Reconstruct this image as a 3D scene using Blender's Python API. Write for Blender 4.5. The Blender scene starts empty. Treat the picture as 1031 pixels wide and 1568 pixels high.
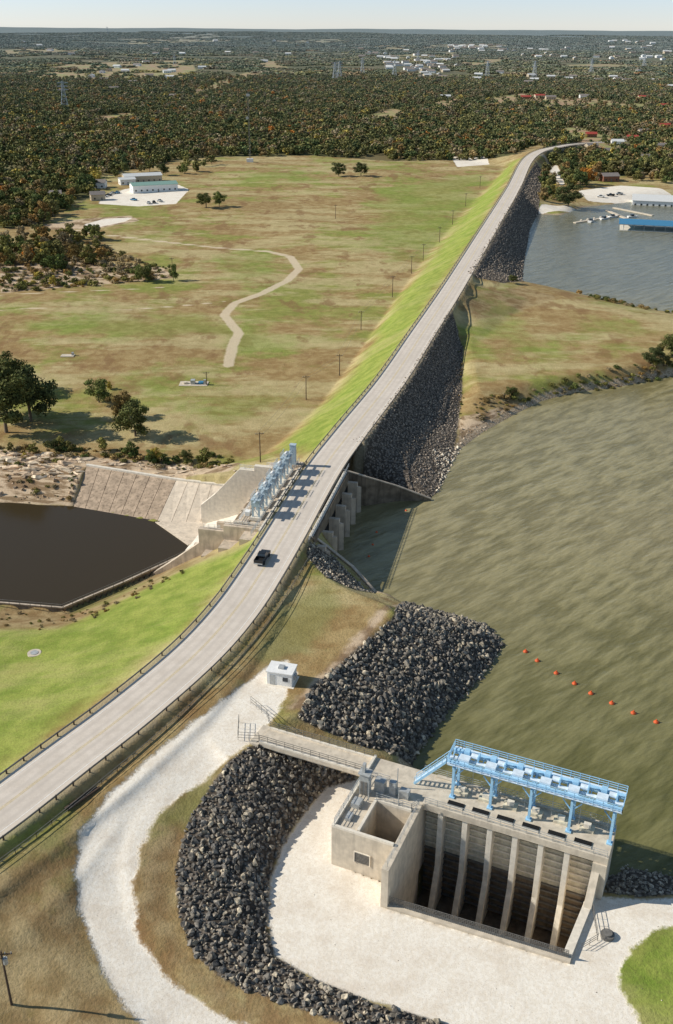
import bpy, math, random, time
import numpy as np
from mathutils import Vector, Matrix
T0=time.time()
random.seed(7); rng=np.random.default_rng(7)
S=bpy.context.scene

# ------------------------------------------------------------------ camera model / image-pixel projection
F=1524.0; CX,CY=515.5,784.0; CAMZ=100.0
PITCH=math.atan((CY-38)/F); ROLL=0.0058
sp,cp=math.sin(PITCH),math.cos(PITCH)
FW=np.array([0,cp,-sp]); U0=np.array([0,sp,cp]); R0=np.array([1.,0,0])
RR=R0*math.cos(ROLL)+U0*math.sin(ROLL); UU=U0*math.cos(ROLL)-R0*math.sin(ROLL)
def site(px,py,z):
    """world position of an image pixel projected through the camera onto the level z"""
    d=FW+RR*((px-CX)/F)+UU*((CY-py)/F)
    t=(CAMZ-z)/(-d[2])
    return (d[0]*t,d[1]*t,z)
def sl(pts,z=None):
    return np.array([site(p[0],p[1],(p[2] if len(p)>2 else z)) for p in pts])

cam=bpy.data.cameras.new("camera"); co=bpy.data.objects.new("camera",cam); S.collection.objects.link(co)
cam.sensor_fit='VERTICAL'; cam.sensor_height=36; cam.sensor_width=36; cam.lens=36*F/1568; cam.clip_start=1; cam.clip_end=80000
M=Matrix.Identity(4)
for i in range(3):
    M[i][0]=RR[i]; M[i][1]=UU[i]; M[i][2]=-FW[i]
M[2][3]=CAMZ
co.matrix_world=M; S.camera=co

# ------------------------------------------------------------------ world + sun
SUN_EL=math.radians(33); az=math.radians(-5)   # shadows run +X, a touch toward -Y
sd_dir=Vector((math.cos(az)*math.cos(SUN_EL), math.sin(az)*math.cos(SUN_EL), -math.sin(SUN_EL)))
sun=bpy.data.lights.new("sun",'SUN'); sun.energy=5.0; sun.angle=math.radians(.5); sun.color=(1,.94,.83)
so=bpy.data.objects.new("sun",sun); S.collection.objects.link(so); so.rotation_euler=sd_dir.to_track_quat('-Z','Y').to_euler()
w=bpy.data.worlds.new("World"); S.world=w; w.use_nodes=True
nt=w.node_tree; bg=nt.nodes["Background"]; sky=nt.nodes.new("ShaderNodeTexSky"); sky.sky_type='NISHITA'; sky.sun_disc=False
sky.sun_elevation=SUN_EL
tosun=-sd_dir; sky.sun_rotation=math.atan2(tosun.x,tosun.y)
sky.air_density=1.0; sky.dust_density=0.0; sky.ozone_density=1.0; sky.altitude=200
tc=nt.nodes.new("ShaderNodeTexCoord"); sx=nt.nodes.new("ShaderNodeSeparateXYZ"); nt.links.new(tc.outputs['Generated'],sx.inputs[0])
mrn=nt.nodes.new("ShaderNodeMapRange"); mrn.interpolation_type='SMOOTHSTEP'; nt.links.new(sx.outputs[2],mrn.inputs[0]); mrn.inputs[1].default_value=.02; mrn.inputs[2].default_value=.22
tt=nt.nodes.new("ShaderNodeMix"); tt.data_type='RGBA'; tt.inputs[6].default_value=(.80,.95,1.45,1); tt.inputs[7].default_value=(1.04,.99,.90,1); nt.links.new(mrn.outputs[0],tt.inputs[0])
tn=nt.nodes.new("ShaderNodeMix"); tn.data_type='RGBA'; tn.blend_type='MULTIPLY'; tn.inputs[0].default_value=1; nt.links.new(tt.outputs[2],tn.inputs[7])
nt.links.new(sky.outputs[0],tn.inputs[6]); nt.links.new(tn.outputs[2],bg.inputs[0]); bg.inputs[1].default_value=.11
S.view_settings.view_transform='Standard'; S.view_settings.look='None'; S.view_settings.exposure=0

# ------------------------------------------------------------------ node helper
class NB:
    def __init__(s,name):
        s.m=bpy.data.materials.new(name); s.m.use_nodes=True; s.t=s.m.node_tree
        s.b=s.t.nodes["Principled BSDF"]
    def n(s,t): return s.t.nodes.new(t)
    def set(s,sock,v):
        if isinstance(v,bpy.types.NodeSocket): s.t.links.new(v,sock)
        elif isinstance(v,(tuple,list)) and len(v)==3 and sock.type=='RGBA': sock.default_value=(*v,1)
        else: sock.default_value=v
    def math(s,op,a,b=0.,clamp=False):
        n=s.n("ShaderNodeMath"); n.operation=op; n.use_clamp=clamp; s.set(n.inputs[0],a); s.set(n.inputs[1],b); return n.outputs[0]
    def mix(s,f,a,b,bt='MIX'):
        n=s.n("ShaderNodeMix"); n.data_type='RGBA'; n.blend_type=bt; s.set(n.inputs[0],f); s.set(n.inputs[6],a); s.set(n.inputs[7],b); return n.outputs[2]
    def pos(s): return s.n("ShaderNodeNewGeometry").outputs['Position']
    def oco(s): return s.n("ShaderNodeTexCoord").outputs['Object']
    def mapv(s,v,sc=(1,1,1),rot=(0,0,0)):
        n=s.n("ShaderNodeMapping"); s.set(n.inputs[0],v); n.inputs['Scale'].default_value=sc; n.inputs['Rotation'].default_value=rot; return n.outputs[0]
    def noise(s,v,sc,det=4,ro=.55):
        n=s.n("ShaderNodeTexNoise"); s.set(n.inputs['Vector'],v); n.inputs['Scale'].default_value=sc; n.inputs['Detail'].default_value=det; n.inputs['Roughness'].default_value=ro; return n.outputs[0]
    def vor(s,v,sc,out='Distance'):
        n=s.n("ShaderNodeTexVoronoi"); s.set(n.inputs['Vector'],v); n.inputs['Scale'].default_value=sc; return n.outputs[out]
    def mr(s,v,a,b,c=0.,d=1.,sm=True):
        n=s.n("ShaderNodeMapRange"); n.interpolation_type='SMOOTHSTEP' if sm else 'LINEAR'; s.set(n.inputs[0],v)
        for i,x in enumerate((a,b,c,d)): n.inputs[i+1].default_value=x
        return n.outputs[0]
    def attr(s,name,inst=False,out='Fac'):
        n=s.n("ShaderNodeAttribute"); n.attribute_name=name; n.attribute_type='INSTANCER' if inst else 'GEOMETRY'; return n.outputs[out]
    def bump(s,h,st=.5,dist=.1):
        n=s.n("ShaderNodeBump"); n.inputs['Strength'].default_value=st; n.inputs['Distance'].default_value=dist; s.set(n.inputs['Height'],h)
        s.t.links.new(n.outputs[0],s.b.inputs['Normal'])
    def done(s,col,ro=.9,spec=.2,metal=0.):
        s.set(s.b.inputs['Base Color'],col); s.set(s.b.inputs['Roughness'],ro); s.b.inputs['Specular IOR Level'].default_value=spec; s.b.inputs['Metallic'].default_value=metal
        return s.m
def lin(c,k): return tuple(min(.95,x*k) for x in c)
def mat(name,col,ro=.8,var=.18,sc=1.5,spec=.25,metal=0.,stain=0.,stc=.35):
    b=NB(name); p=b.pos(); n=b.noise(p,sc,5)
    c=b.mix(b.mr(n,.3,.7),lin(col,1-var),lin(col,1+var))
    if stain>0:
        st=b.noise(b.mapv(p,(1.2,1.2,.12)),1.0,5,.65); c=b.mix(b.mr(st,.45,.75,0,stain),c,lin(col,stc))
    b.bump(b.noise(p,8,3),.15,.03)
    return b.done(c,ro,spec,metal)

# ------------------------------------------------------------------ mesh builder
class MB:
    def __init__(s): s.v=[];s.f=[];s.m=[]
    def hexa(s,p,m=0):
        b=len(s.v); s.v+= [tuple(x) for x in p]
        for f in ((0,3,2,1),(4,5,6,7),(0,1,5,4),(1,2,6,5),(2,3,7,6),(3,0,4,7)): s.f.append(tuple(b+i for i in f)); s.m.append(m)
    def box(s,x0,x1,y0,y1,z0,z1,m=0,T=None):
        if x0>x1:x0,x1=x1,x0
        if y0>y1:y0,y1=y1,y0
        p=[(x0,y0,z0),(x1,y0,z0),(x1,y1,z0),(x0,y1,z0),(x0,y0,z1),(x1,y0,z1),(x1,y1,z1),(x0,y1,z1)]
        if T: p=[T(*q) for q in p]
        s.hexa(p,m)
    def beam(s,p,q,wd,h,m=0):
        p=Vector(p);q=Vector(q);d=(q-p)
        if d.length<1e-6: return
        d.normalize(); up=Vector((0,0,1))
        if abs(d.z)>.97: up=Vector((1,0,0))
        a=d.cross(up).normalized(); b=a.cross(d).normalized(); a=a*wd/2;b=b*h/2
        s.hexa([p-a-b,p+a-b,q+a-b,q-a-b,p-a+b,p+a+b,q+a+b,q-a+b],m)
    def cyl(s,p,q,r0,r1,n=8,m=0):
        p=Vector(p);q=Vector(q);d=(q-p).normalized(); up=Vector((0,0,1)) if abs(d.z)<.9 else Vector((1,0,0))
        a=d.cross(up).normalized(); b=a.cross(d)
        i0=len(s.v)
        for c,r in ((p,r0),(q,r1)):
            for k in range(n):
                t=2*math.pi*k/n; s.v.append(tuple(c+a*math.cos(t)*r+b*math.sin(t)*r))
        for k in range(n):
            s.f.append((i0+k,i0+(k+1)%n,i0+n+(k+1)%n,i0+n+k)); s.m.append(m)
        s.f.append(tuple(i0+k for k in range(n))[::-1]); s.m.append(m)
        s.f.append(tuple(i0+n+k for k in range(n))); s.m.append(m)
    def prism(s,pts,off,m=0):
        b=len(s.v); n=len(pts); off=Vector(off)
        s.v+=[tuple(p) for p in pts]+[tuple(Vector(p)+off) for p in pts]
        s.f.append(tuple(range(b,b+n))); s.m.append(m); s.f.append(tuple(range(b+2*n-1,b+n-1,-1))); s.m.append(m)
        for k in range(n): s.f.append((b+k,b+(k+1)%n,b+n+(k+1)%n,b+n+k)); s.m.append(m)
    def rail(s,pts,h=1.05,sp_=2.0,r=.05,m=0,nr=2):
        pts=[Vector(p) for p in pts]
        for a,b in zip(pts[:-1],pts[1:]):
            L=(b-a).length; k=max(1,int(round(L/sp_)))
            for i in range(k+1):
                q=a.lerp(b,i/k); s.beam(q,q+Vector((0,0,h)),r,r,m)
            for j in range(nr):
                z=Vector((0,0,h*(j+1)/nr)); s.beam(a+z,b+z,r,r,m)
    def mesh(s,name,mats):
        me=bpy.data.meshes.new(name); me.from_pydata(s.v,[],s.f)
        for m_ in mats: me.materials.append(m_)
        me.polygons.foreach_set("material_index",s.m); me.update()
        import bmesh
        if len(s.f)<60000:
            bm=bmesh.new(); bm.from_mesh(me); bmesh.ops.recalc_face_normals(bm,faces=bm.faces); bm.to_mesh(me); bm.free()
        return me
    def obj(s,name,mats,parent=None):
        o=bpy.data.objects.new(name,s.mesh(name,mats)); S.collection.objects.link(o)
        if parent: o.parent=parent
        return o
def npmesh(name,V,Fq,mats,attrs=None,smooth=False,mi=None):
    me=bpy.data.meshes.new(name); k=Fq.shape[1]
    me.vertices.add(len(V)); me.vertices.foreach_set("co",np.ascontiguousarray(V,dtype=np.float32).ravel())
    me.loops.add(Fq.size); me.loops.foreach_set("vertex_index",Fq.astype(np.int32).ravel())
    me.polygons.add(len(Fq)); me.polygons.foreach_set("loop_start",(np.arange(len(Fq))*k).astype(np.int32)); me.polygons.foreach_set("loop_total",np.full(len(Fq),k,np.int32))
    for m_ in mats: me.materials.append(m_)
    if mi is not None: me.polygons.foreach_set("material_index",mi.astype(np.int32))
    me.update(calc_edges=True)
    if smooth: me.polygons.foreach_set("use_smooth",np.ones(len(Fq),bool))
    if attrs:
        for a,d in attrs.items():
            at=me.attributes.new(a,'FLOAT','POINT'); at.data.foreach_set("value",d.astype(np.float32))
    return me

# ------------------------------------------------------------------ planar geometry helpers
def seg_dist(X,Y,P):
    bd=np.full(X.shape,1e18); bz=np.zeros(X.shape)
    for a,b in zip(P[:-1],P[1:]):
        dx,dy=b[0]-a[0],b[1]-a[1]; L=dx*dx+dy*dy+1e-12
        t=np.clip(((X-a[0])*dx+(Y-a[1])*dy)/L,0,1)
        d=(X-a[0]-t*dx)**2+(Y-a[1]-t*dy)**2
        k=d<bd; bd=np.where(k,d,bd)
        if len(a)>2: bz=np.where(k,a[2]+t*(b[2]-a[2]),bz)
    return np.sqrt(bd),bz
def inside(X,Y,P):
    r=np.zeros(X.shape,bool); n=len(P)
    for i in range(n):
        x1,y1=P[i][0],P[i][1]; x2,y2=P[(i+1)%n][0],P[(i+1)%n][1]
        if y1==y2: continue
        r^=((y1>Y)!=(y2>Y))&(X<(x2-x1)*(Y-y1)/(y2-y1)+x1)
    return r
def sdf(X,Y,P):
    Q=np.vstack([P,P[:1]]); d,_=seg_dist(X,Y,Q[:,:2]); return np.where(inside(X,Y,P),d,-d)

GA=np.array([7.6,98.8]); ga=math.radians(-23.5); gu=np.array([math.cos(ga),math.sin(ga)]); gv=np.array([-gu[1],gu[0]])
def G2(u,v): p=GA+gu*u+gv*v; return (p[0],p[1])
def GL(u,v,z): p=GA+gu*u+gv*v; return (p[0],p[1],z)

LZ=-10.5; BZ=-19.0
cl=[(-160,1352),(-60,1282),(0,1240),(100,1164),(200,1088),(300,1002),(360,935),(400,877),(438,815),(494,720),(537,662),(600,582),(647,511),(695,438),(742,361),(785,290),(812,241)]
CLp=sl(cl,0.0)
e=CLp[-1]; CLp=np.vstack([CLp,[[e[0]+40,e[1]+90,-1],[e[0]+110,e[1]+190,-6],[e[0]+300,e[1]+330,-11]]])
def catmull(P,step):
    P=np.array(P); out=[]
    Q=np.vstack([2*P[0]-P[1],P,2*P[-1]-P[-2]])
    for i in range(1,len(Q)-2):
        p0,p1,p2,p3=Q[i-1],Q[i],Q[i+1],Q[i+2]; n=max(2,int(np.linalg.norm(p2-p1)/step))
        for k in range(n):
            t=k/n; out.append(.5*((2*p1)+(-p0+p2)*t+(2*p0-5*p1+4*p2-p3)*t*t+(-p0+3*p1-3*p2+p3)*t**3))
    out.append(P[-1]); return np.array(out)
CL=catmull(CLp,4.0)
CLc=CL[::3]

lakepx=[(522,728),(600,748),(655,766),(672,753),(690,715),(705,688),(740,662),(790,634),(830,614),(880,601),(950,592),(1031,575),(1250,560),(1420,530),(1250,498),(1031,478),(960,466),(900,452),(850,441),(800,434),(803,400),(812,350),(824,328),(860,330),(890,318),(950,312),(1031,300),(1400,285),(2600,285),(2600,1500),(1400,1400),(1100,1350),(1031,1342)]
LAKE=[site(x,y,LZ)[:2] for x,y in lakepx]
LAKE+=[G2(28.7,22.6),G2(26.8,19.6),G2(-4,19.6)]
LAKE+=[site(x,y,LZ)[:2] for x,y in [(632,1168),(655,1128),(685,1088),(722,1052),(752,1018),(770,988),(745,958),(690,942),(625,928),(598,912),(575,905),(545,878)]]
LAKE+=[site(486,838,LZ)[:2]]
LAKE=np.array(LAKE)
topl=sl([(-300,905),(0,924),(97,932),(190,893),(283,850),(318,838)],-15.0)
bas=[site(x,y,BZ)[:2] for x,y in [(-400,758),(0,770),(112,776),(180,787),(240,800),(285,832),(330,826),(352,812)]]
BAS=np.array(bas+[(p[0],p[1]+.7) for p in topl[::-1]])
PLAT=np.array([site(x,y,-8)[:2] for x,y in [(545,1195),(500,1205),(470,1240),(434,1292),(413,1348),(409,1420),(421,1465),(480,1500),(570,1535),(680,1568),(800,1640),(1400,1640),(1400,1430),(1100,1395),(1031,1380),(940,1376)]]+[G2(26,12),G2(0,16),G2(-9,16)])
BENCH=np.array([site(x,y,-1.5)[:2] for x,y in [(470,862),(520,896),(592,926),(604,940),(565,975),(500,1035),(462,1090),(415,1112),(400,1132),(352,1168),(320,1130),(380,1040),(430,960)]])
MEAD=np.array([site(x,y,-14)[:2] for x,y in [(775,256),(700,335),(650,395),(612,450),(535,560),(490,620),(445,662),(402,698),(370,706),(270,722),(130,700),(0,688),(-700,680),(-1500,400),(-900,238),(300,238),(700,243)]])
PEN=np.array([site(x,y,-6)[:2] for x,y in [(790,478),(810,460),(900,472),(1031,497),(1200,510),(1200,530),(1031,548),(950,565),(850,578),(780,590),(735,598),(727,560),(728,525)]])
NECK=[(698,436,-.6),(718,446,-2.0),(745,458,-3.6),(770,468,-4.9)]
NECK2=[(716,424,-1.6),(750,440,-3.4),(790,447,-4.8)]
NECK3=[(692,462,-1.2),(708,478,-3.2),(730,500,-5.0)]
MAR=np.array([site(x,y,-8)[:2] for x,y in [(840,262),(845,300),(862,316),(900,300),(960,298),(1031,286),(1500,262),(1500,235),(900,228),(850,232)]])
FAR=np.array([(-15000,1050),(-200,1050),(600,1150),(15000,1150),(15000,30000),(-15000,30000)])
CONCP=np.array([site(x,y,z)[:2] for x,y,z in [(133,714,-13.9),(270,735,-13.9),(376,749,-13.4),(372,803,-18.8),(352,822,-19),(322,832,-19),(290,834,-19),(240,799,-19.2),(180,787,-19.2),(112,777,-19.2)]])
GRD=[(430,1035,-1.2),(385,1070,-1.3),(320,1118,-1.5),(240,1180,-2.0),(175,1260,-3.0),(150,1330,-4.0),(160,1420,-5.2),(205,1490,-6.0),(280,1550,-6.8),(420,1625,-7.4)]
GRDw=sl(GRD)
bandout=sl([(395,1138,-1.6),(345,1175,-2),(290,1255,-3.2),(268,1330,-4.2),(273,1400,-5),(298,1465,-5.8),(360,1512,-6.5),(470,1548,-7.1),(620,1600,-7.6)])
wallU=sl([(520,718,-.3),(560,730,-2.5),(610,745,-6.5),(660,764,-10.2)])
wallL=sl([(470,814,-.5),(500,836,-3.5),(540,868,-7),(577,909,-10.2)])
verge=sl([(-120,1440,-1.0),(0,1345,-.9),(100,1268,-.8),(200,1188,-.7),(300,1100,-.6),(380,1007,-.6),(430,932,-.6),(462,862,-.7)])
FE=[('l',np.vstack([CLc[:],CL[-1:]]),5.6,.02),('p',LAKE,LZ,.02),('p',BAS,BZ,.02),('p',PLAT,-8.,.02),('p',BENCH,-1.5,.05),('p',MEAD,-14.,.02),('p',PEN,-6.,.1),('l',sl(NECK),3.,.5),('l',sl(NECK2),1.5,.5),('l',sl(NECK3),1.5,.5),('p',MAR,-8.,.1),('p',FAR,-12.,.1),
 ('l',GRDw,2.5,1.2),('l',bandout,.5,.8),('l',wallU+np.array([0,.9,0]),.3,.1),('l',wallL+np.array([-.9,-.5,0]),.3,.1),('l',topl,.2,.05),('l',verge,1.5,.4),
 ('l',sl([(0,1545,-6),(60,1700,-7)]),3,2),('l',sl([(-60,1440,-3.0),(20,1400,-2.8),(90,1330,-2.2),(150,1255,-1.9)]),3,1),
 ('l',sl([(706,520,-6.5),(708,600,-8.3),(700,655,-9.8)]),.5,.5),
 ('l',sl([(-200,1050,-12),(0,1020,-9.5)]),2,3),
 ('p',np.array([(1000,-300),(12000,-300),(12000,900),(1000,900)]),-7.,.1),('p',np.array([(-12000,-300),(-400,-300),(-400,150),(-12000,150)]),-14.,.1),
 ('l',np.array([(-60,30,-9),(60,40,-9)]),5,2)]
def und(X,Y,s):
    return (np.sin(X/s+1.3)*np.cos(Y/s*.8+.4)+.6*np.sin(X/s*2.1+Y/s*1.3)+.4*np.cos(Y/s*2.7-X/s*1.1+2))/2
def Hf(X,Y):
    X=np.asarray(X,float);Y=np.asarray(Y,float)
    num=np.zeros(X.shape);den=np.zeros(X.shape)
    for k,P,z,eps in FE:
        if k=='l':
            d,zz=seg_dist(X,Y,P); d=np.maximum(d-z,0)
        else:
            s_=sdf(X,Y,P); d=np.maximum(-s_,0); zz=z
            if P is LAKE: ls=s_
            if P is BAS: bs=s_
            if P is MEAD: ms=s_
        wt=np.exp(-np.minimum(d,6000)/60)/(d+eps)**1.08
        num+=wt*zz;den+=wt
    h=num/den
    h+=np.clip(ms/40,0,1)*und(X,Y,38)*.9
    D=np.hypot(X,Y)
    h+=np.clip((D-1200)/2500,0,1)*und(X,Y,420)*7+np.clip((D-5000)/8000,0,1)*(und(X+900,Y,1900)*28+16)
    h=np.where(ls>0,LZ-np.minimum(ls*.7,5),h); h=np.where(bs>0,BZ-np.minimum(bs*1.2,4),h)
    fcn=np.clip(sdf(X,Y,CONCP)/1.4,0,1); h=h*(1-fcn)+np.minimum(h,-21.)*fcn
    u=(X-GA[0])*gu[0]+(Y-GA[1])*gu[1]; v=(X-GA[0])*gv[0]+(Y-GA[1])*gv[1]
    pit=((u>-.5)&(u<24.1)&(v>u*.05-.45)&(v<18))|((u>-6.7)&(u<.5)&(v>3.6)&(v<11))
    h=np.where(pit,-20.6,h)
    return h
def Gl(pts,z0=-8.):
    """image pixels projected along their camera rays onto the terrain"""
    z=np.full(len(pts),z0); px=np.array([p[0] for p in pts],float); py=np.array([p[1] for p in pts],float)
    d=FW[None,:]+RR[None,:]*((px-CX)/F)[:,None]+UU[None,:]*((CY-py)/F)[:,None]
    for _ in range(9):
        t=(CAMZ-z)/(-d[:,2]); X=d[:,0]*t; Y=d[:,1]*t; z=.35*z+.65*Hf(X,Y)
    return np.stack([X,Y,z],1)

# ------------------------------------------------------------------ terrain sheet
def axis(lo,c0,c1,hi,st,g1,g2):
    a=[c0]
    while a[-1]<c1: a.append(a[-1]+st)
    s_=st
    while a[-1]<hi: s_=st+g2*(a[-1]-c1); a.append(a[-1]+s_)
    b=[c0]
    while b[-1]>lo: b.append(b[-1]-(st+g1*(c0-b[-1])))
    return np.array(b[:0:-1]+a)
xs=axis(-13000,-62,58,13000,.55,.024,.022); ys=axis(-300,74,138,26000,.55,.05,.0095)
GX,GY=np.meshgrid(xs,ys); gx=GX.ravel();gy=GY.ravel()
hz=Hf(gx,gy); nx,ny=len(xs),len(ys)
print("grid",nx,ny,time.time()-T0)
i=np.arange(ny-1)[:,None]*nx+np.arange(nx-1)[None,:]; i=i.ravel()
FQ=np.stack([i,i+1,i+nx+1,i+nx],1)

def P2(pts,z0=-8.): return Gl(pts,z0)[:,:2]
gravel=[P2([(545,1190),(500,1203),(470,1238),(432,1292),(413,1348),(409,1420),(421,1465),(480,1500),(570,1535),(680,1568),(800,1640),(1300,1640),(1300,1400),(1100,1388),(1031,1375),(985,1378),(925,1372)])]
gravel[0]=np.vstack([gravel[0],[G2(26,13),G2(10,10),G2(-9,14)]])
grpatch=P2([(945,1500),(968,1452),(1000,1428),(1060,1408),(1200,1420),(1200,1660),(1010,1660),(975,1560)])
gravel2=P2([(440,1010),(410,1020),(360,1058),(290,1110),(225,1165),(165,1215),(125,1275),(112,1330),(125,1400),(150,1470),(185,1530),(240,1600),(420,1660),(440,1600),(330,1550),(262,1505),(215,1440),(205,1370),(212,1300),(245,1240),(310,1195),(370,1145),(410,1115),(425,1090),(440,1060),(455,1030)])
rip1=P2([(398,1134),(345,1172),(290,1252),(268,1330),(273,1400),(298,1465),(360,1512),(470,1548),(620,1600),(740,1610),(680,1568),(570,1535),(480,1500),(421,1465),(409,1420),(413,1348),(434,1292),(470,1240),(500,1205),(545,1195),(548,1180),(500,1160),(440,1135)])
rip2=P2([(455,1100),(478,1052),(560,985),(602,945),(622,920),(690,932),(745,948),(778,985),(757,1025),(722,1060),(685,1098),(660,1135),(635,1175),(560,1145),(500,1120)])
rip3=P2([(472,826),(500,838),(575,908),(545,905),(500,885),(470,850)])
rip4=P2([(519,722),(557,668),(612,592),(657,522),(690,472),(700,500),(709,530),(708,600),(702,650),(694,700),(674,757),(655,766),(600,748)])
rip5=P2([(714,420),(745,374),(790,299),(821,247),(830,262),(825,325),(812,370),(802,432),(770,434)])
rip6=P2([(930,1338),(965,1322),(1031,1338),(1150,1350),(1150,1392),(1031,1370),(985,1374),(925,1366)])
green=[P2([(-300,1150),(0,960),(100,955),(283,862),(330,850),(400,822),(398,838),(340,900),(280,965),(180,1050),(80,1125),(0,1180),(-300,1380)]),
       P2([(800,240),(770,285),(735,345),(690,420),(640,492),(590,568),(520,655),(478,705),(450,690),(430,680),(475,640),(530,580),(575,520),(625,440),(665,390),(730,310),(778,250)]),
       grpatch]
green3=[P2([(560,300),(640,275),(740,262),(760,275),(690,350),(640,400),(600,400),(560,360)]),P2([(330,395),(420,380),(440,420),(380,450),(330,430)]),P2([(-100,490),(300,478),(430,500),(420,540),(330,530),(0,505)]),P2([(270,600),(440,590),(470,620),(430,665),(300,650)]),P2([(100,560),(250,560),(260,600),(150,600)]),
       P2([(720,480),(800,485),(860,510),(850,540),(760,545),(715,520)]),P2([(870,470),(1031,502),(1100,510),(1031,525),(880,500)]),P2([(350,260),(500,262),(480,280),(370,280)])]
brn=[P2([(-200,1500),(0,1345),(100,1270),(200,1190),(300,1105),(380,1010),(430,940),(470,1000),(380,1060),(230,1160),(120,1270),(110,1340),(150,1480),(230,1620),(-100,1700)]),
     P2([(-200,915),(0,926),(97,934),(283,852),(318,840),(340,846),(270,880),(150,935),(90,962),(0,965),(-200,960)]),
     P2([(705,445),(800,440),(860,455),(780,480),(730,490),(715,480)]),P2([(400,1140),(340,1165),(240,1250),(205,1330),(215,1400),(255,1470),(330,1540),(400,1560),(300,1470),(270,1400),(265,1330),(290,1250)])]
grN=P2([(420,930),(500,890),(530,930),(470,1000),(400,1020),(385,1010)])
FORp=P2([(-900,352),(0,350),(60,344),(95,322),(145,300),(152,270),(250,250),(330,240),(480,238),(600,247),(700,245),(790,236),(826,222)],-13)
fc=P2([(842,262),(850,238),(880,240),(905,262),(930,268),(1100,270),(1500,262)],-9)
FOREST=np.vstack([FORp,fc,[(15000,900),(15000,30000),(-15000,30000),(-15000,600)]])
clear=[P2(q,-12) for q in [[(20,112),(80,100),(290,92),(300,108),(280,124),(160,124),(60,124)],[(545,182),(600,166),(632,172),(600,186)],[(820,170),(830,152),(900,150),(985,160),(1000,170),(900,165)],[(380,92),(430,90),(440,104),(390,106)],[(400,112),(330,140),(290,150),(300,135),(390,108)],[(850,195),(890,196),(930,210),(985,235),(900,232)],[(655,158),(700,150),(715,158),(680,166)],[(150,178),(200,172),(215,180),(160,190)],[(740,150),(800,143),(860,150),(840,160),(762,162)],
  [(100,205),(160,196),(170,206),(110,214)],[(700,95),(760,90),(790,97),(720,102)],[(180,60),(330,54),(360,63),(200,68)],[(560,70),(760,66),(790,74),(600,77)],[(0,78),(110,74),(120,80),(0,86)],[(580,84),(700,80),(710,88),(600,92)],[(420,62),(520,60),(540,65),(430,68)],[(850,100),(960,96),(980,103),(870,107)]]]
dirt=[P2(q) for q in [[(0,688),(130,699),(250,706),(370,708),(350,722),(270,735),(130,715),(112,776),(0,772),(-300,770),(-300,686)],[(0,405),(120,400),(250,410),(270,425),(100,440),(0,450)],[(600,930),(620,925),(560,1000),(470,1090),(440,1085),(520,1000)],
   [(935,1450),(960,1440),(930,1500),(960,1580),(940,1600),(920,1500)],[(60,345),(130,335),(200,330),(215,338),(150,350),(80,352)],
   [(700,640),(740,632),(780,622),(745,655),(705,690)]]]
tracks=[(P2([(350,560),(356,530),(366,510),(343,482),(360,464),(400,450),(440,430),(458,412),(445,393),(410,385),(340,380),(250,370),(150,358),(100,350)],-14),2.1),
        (P2([(343,462),(280,468),(200,474),(100,470),(0,475)],-14),1.0),(P2([(0,452),(100,447),(250,440)],-14),1.),
        (P2([(815,240),(835,238),(850,262),(850,290)],-6),2.)]
gravelfar=[P2(q) for q in [[(160,300),(190,290),(260,278),(290,290),(270,312),(210,316),(150,312)],[(690,238),(745,240),(750,252),(700,256)],[(885,292),(950,284),(1010,288),(1031,300),(960,312),(900,308)],[(820,325),(832,312),(880,318),(885,330),(830,332)],[(860,285),(842,262),(852,250),(866,280)],[(125,345),(160,335),(205,333),(190,340),(150,348)]]]
def mx(lst):
    r=None
    for P in lst:
        s_=sdf(gx,gy,P); r=s_ if r is None else np.maximum(r,s_)
    return r
A={}
cg=lambda a,c=40: np.clip(a,-c,c)
A['a_gravel']=cg(np.maximum(np.minimum(np.maximum(sdf(gx,gy,gravel[0]),sdf(gx,gy,gravel2)),-sdf(gx,gy,grpatch)),mx(gravelfar)))
A['a_rip']=cg(mx([rip1,rip2,rip3,rip4,rip5,rip6]))
A['a_green']=cg(mx(green)); A['a_green2']=cg(sdf(gx,gy,grN)); A['a_green3']=cg(mx(green3),60); A['a_brn']=cg(mx(brn))
A['a_forest']=cg(np.minimum(sdf(gx,gy,FOREST),-mx(clear)))
A['a_clear']=cg(mx(clear))
A['a_dirt']=cg(mx(dirt))
lk=sdf(gx,gy,LAKE); A['a_lake']=cg(lk)
tr=None
for P,r_ in tracks:
    d=r_-seg_dist(gx,gy,P)[0]; tr=d if tr is None else np.maximum(tr,d)
A['a_track']=cg(tr)
A['a_rd']=cg(seg_dist(gx,gy,CLc)[0])
print("attrs",time.time()-T0)

b=NB("ground_cover"); p=b.pos()
n0=b.noise(p,.008,5,.6); n1=b.noise(p,.035,6,.62); n2=b.noise(p,.25,5,.6); n3=b.noise(p,2.2,4,.65); nj=b.math('SUBTRACT',n2,.5); nj1=b.math('SUBTRACT',n1,.5); nf=b.math('SUBTRACT',n3,.5)
n1b=b.noise(b.mapv(p,(1,2.6,1),(0,0,.2)),.018,6,.68)
def sm(a,amp=3.,w_=.3,big=0.,off=0.):
    v=b.math('ADD',b.attr(a),b.math('MULTIPLY',nj,amp))
    if big: v=b.math('ADD',v,b.math('MULTIPLY',nj1,big))
    v=b.math('ADD',v,b.math('MULTIPLY',nf,min(amp,1.2)))
    return b.mr(v,off-w_,off+w_)
br=b.mix(b.mr(n2,.35,.68),(.31,.20,.085),(.44,.32,.15))
tan=b.mix(b.mr(n2,.3,.7),(.47,.39,.19),(.60,.50,.27))
ol=b.mix(b.mr(n2,.3,.7),(.22,.24,.055),(.33,.33,.09))
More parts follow.
